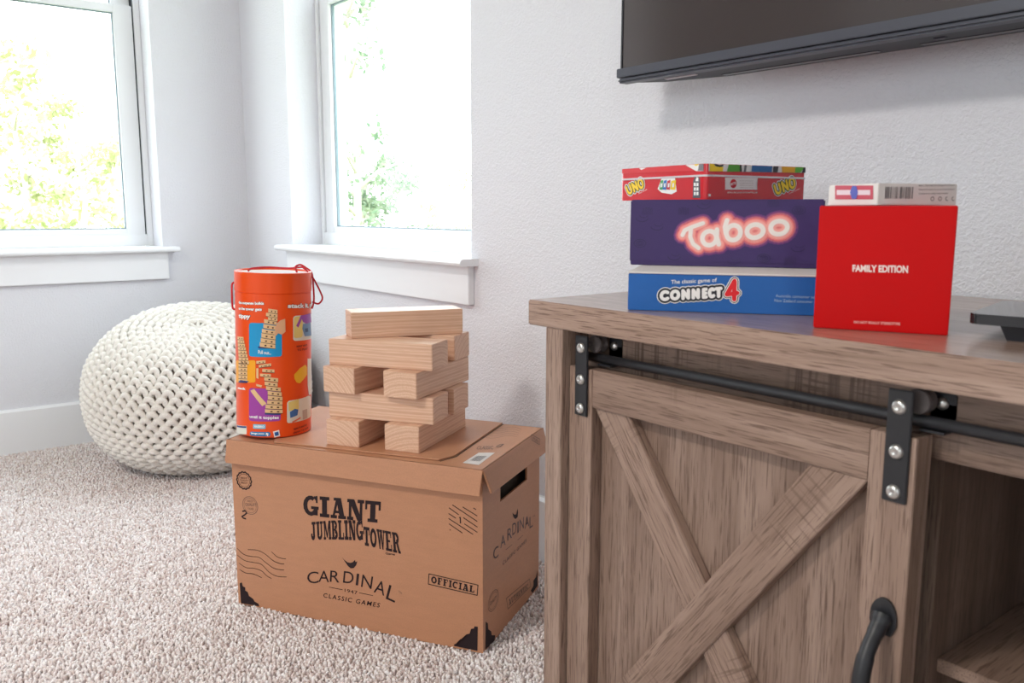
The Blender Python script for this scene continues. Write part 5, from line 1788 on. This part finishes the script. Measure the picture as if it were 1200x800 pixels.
# ================================================================== LIGHT
w = bpy.data.worlds.new('overcast_sky')
sc.world = w
w.use_nodes = True
nt = w.node_tree
bg = nt.nodes['Background']
tcw = nt.nodes.new('ShaderNodeTexCoord')
sep = nt.nodes.new('ShaderNodeSeparateXYZ')
rampw = nt.nodes.new('ShaderNodeValToRGB')
rampw.color_ramp.elements[0].position = 0.0
rampw.color_ramp.elements[0].color = (0.92, 0.955, 1.0, 1)
rampw.color_ramp.elements[1].position = 0.9
rampw.color_ramp.elements[1].color = (0.80, 0.90, 1.0, 1)
nt.links.new(tcw.outputs['Generated'], sep.inputs[0])
nt.links.new(sep.outputs['Z'], rampw.inputs['Fac'])
nt.links.new(rampw.outputs['Color'], bg.inputs['Color'])
bg.inputs['Strength'].default_value = 4.4


def area(name, loc, target, sx, sy, power, colr=(1, 1, 1), portal=False):
    ld = bpy.data.lights.new(name, 'AREA')
    ld.shape = 'RECTANGLE'
    ld.size, ld.size_y = sx, sy
    ld.energy = power
    ld.color = colr
    if portal: ld.cycles.is_portal = True
    o = bpy.data.objects.new(name, ld)
    col.objects.link(o)
    o.location = loc
    o.rotation_euler = (Vector(target) - Vector(loc)).to_track_quat('-Z', 'Y').to_euler()
    return o


for nm, loc, tg, sx, sz in (('portal', (XL - 0.10, (W1[0] + W1[1]) / 2, 1.42), (0, (W1[0] + W1[1]) / 2, 1.42), 1.0, 1.44),
                           ('portal', ((W2[0] + W2[1]) / 2, YB + 0.10, 1.42), ((W2[0] + W2[1]) / 2, -1, 1.42), 1.0, 1.44),
                           ('portal', ((W3[0] + W3[1]) / 2, YF - 0.10, 1.69), ((W3[0] + W3[1]) / 2, 0, 1.735), 1.74, 1.32),
                           ('portal', (XR + 0.10, (W4[0] + W4[1]) / 2, 1.65), (0, (W4[0] + W4[1]) / 2, 1.65), 1.04, 1.36)):
    area(nm, loc, tg, sx, sz, 1, portal=True)
area('fill_lamp_glow', (-0.9, -1.3, ZC - 0.12), (-0.9, -1.3, 0), 0.4, 0.4, 26, (1, 0.94, 0.88))  # added fill light below the unseen ceiling fixture

sc.view_settings.view_transform = 'Standard'
sc.view_settings.look = 'None'
sc.view_settings.gamma = 1
sc.view_settings.use_curve_mapping = False
sc.view_settings.exposure = 0.58
sc.cycles.use_denoising = True
sc.cycles.max_bounces = 10
sc.cycles.diffuse_bounces = 6
sc.cycles.transparent_max_bounces = 16
sc.cycles.sample_clamp_indirect = 6
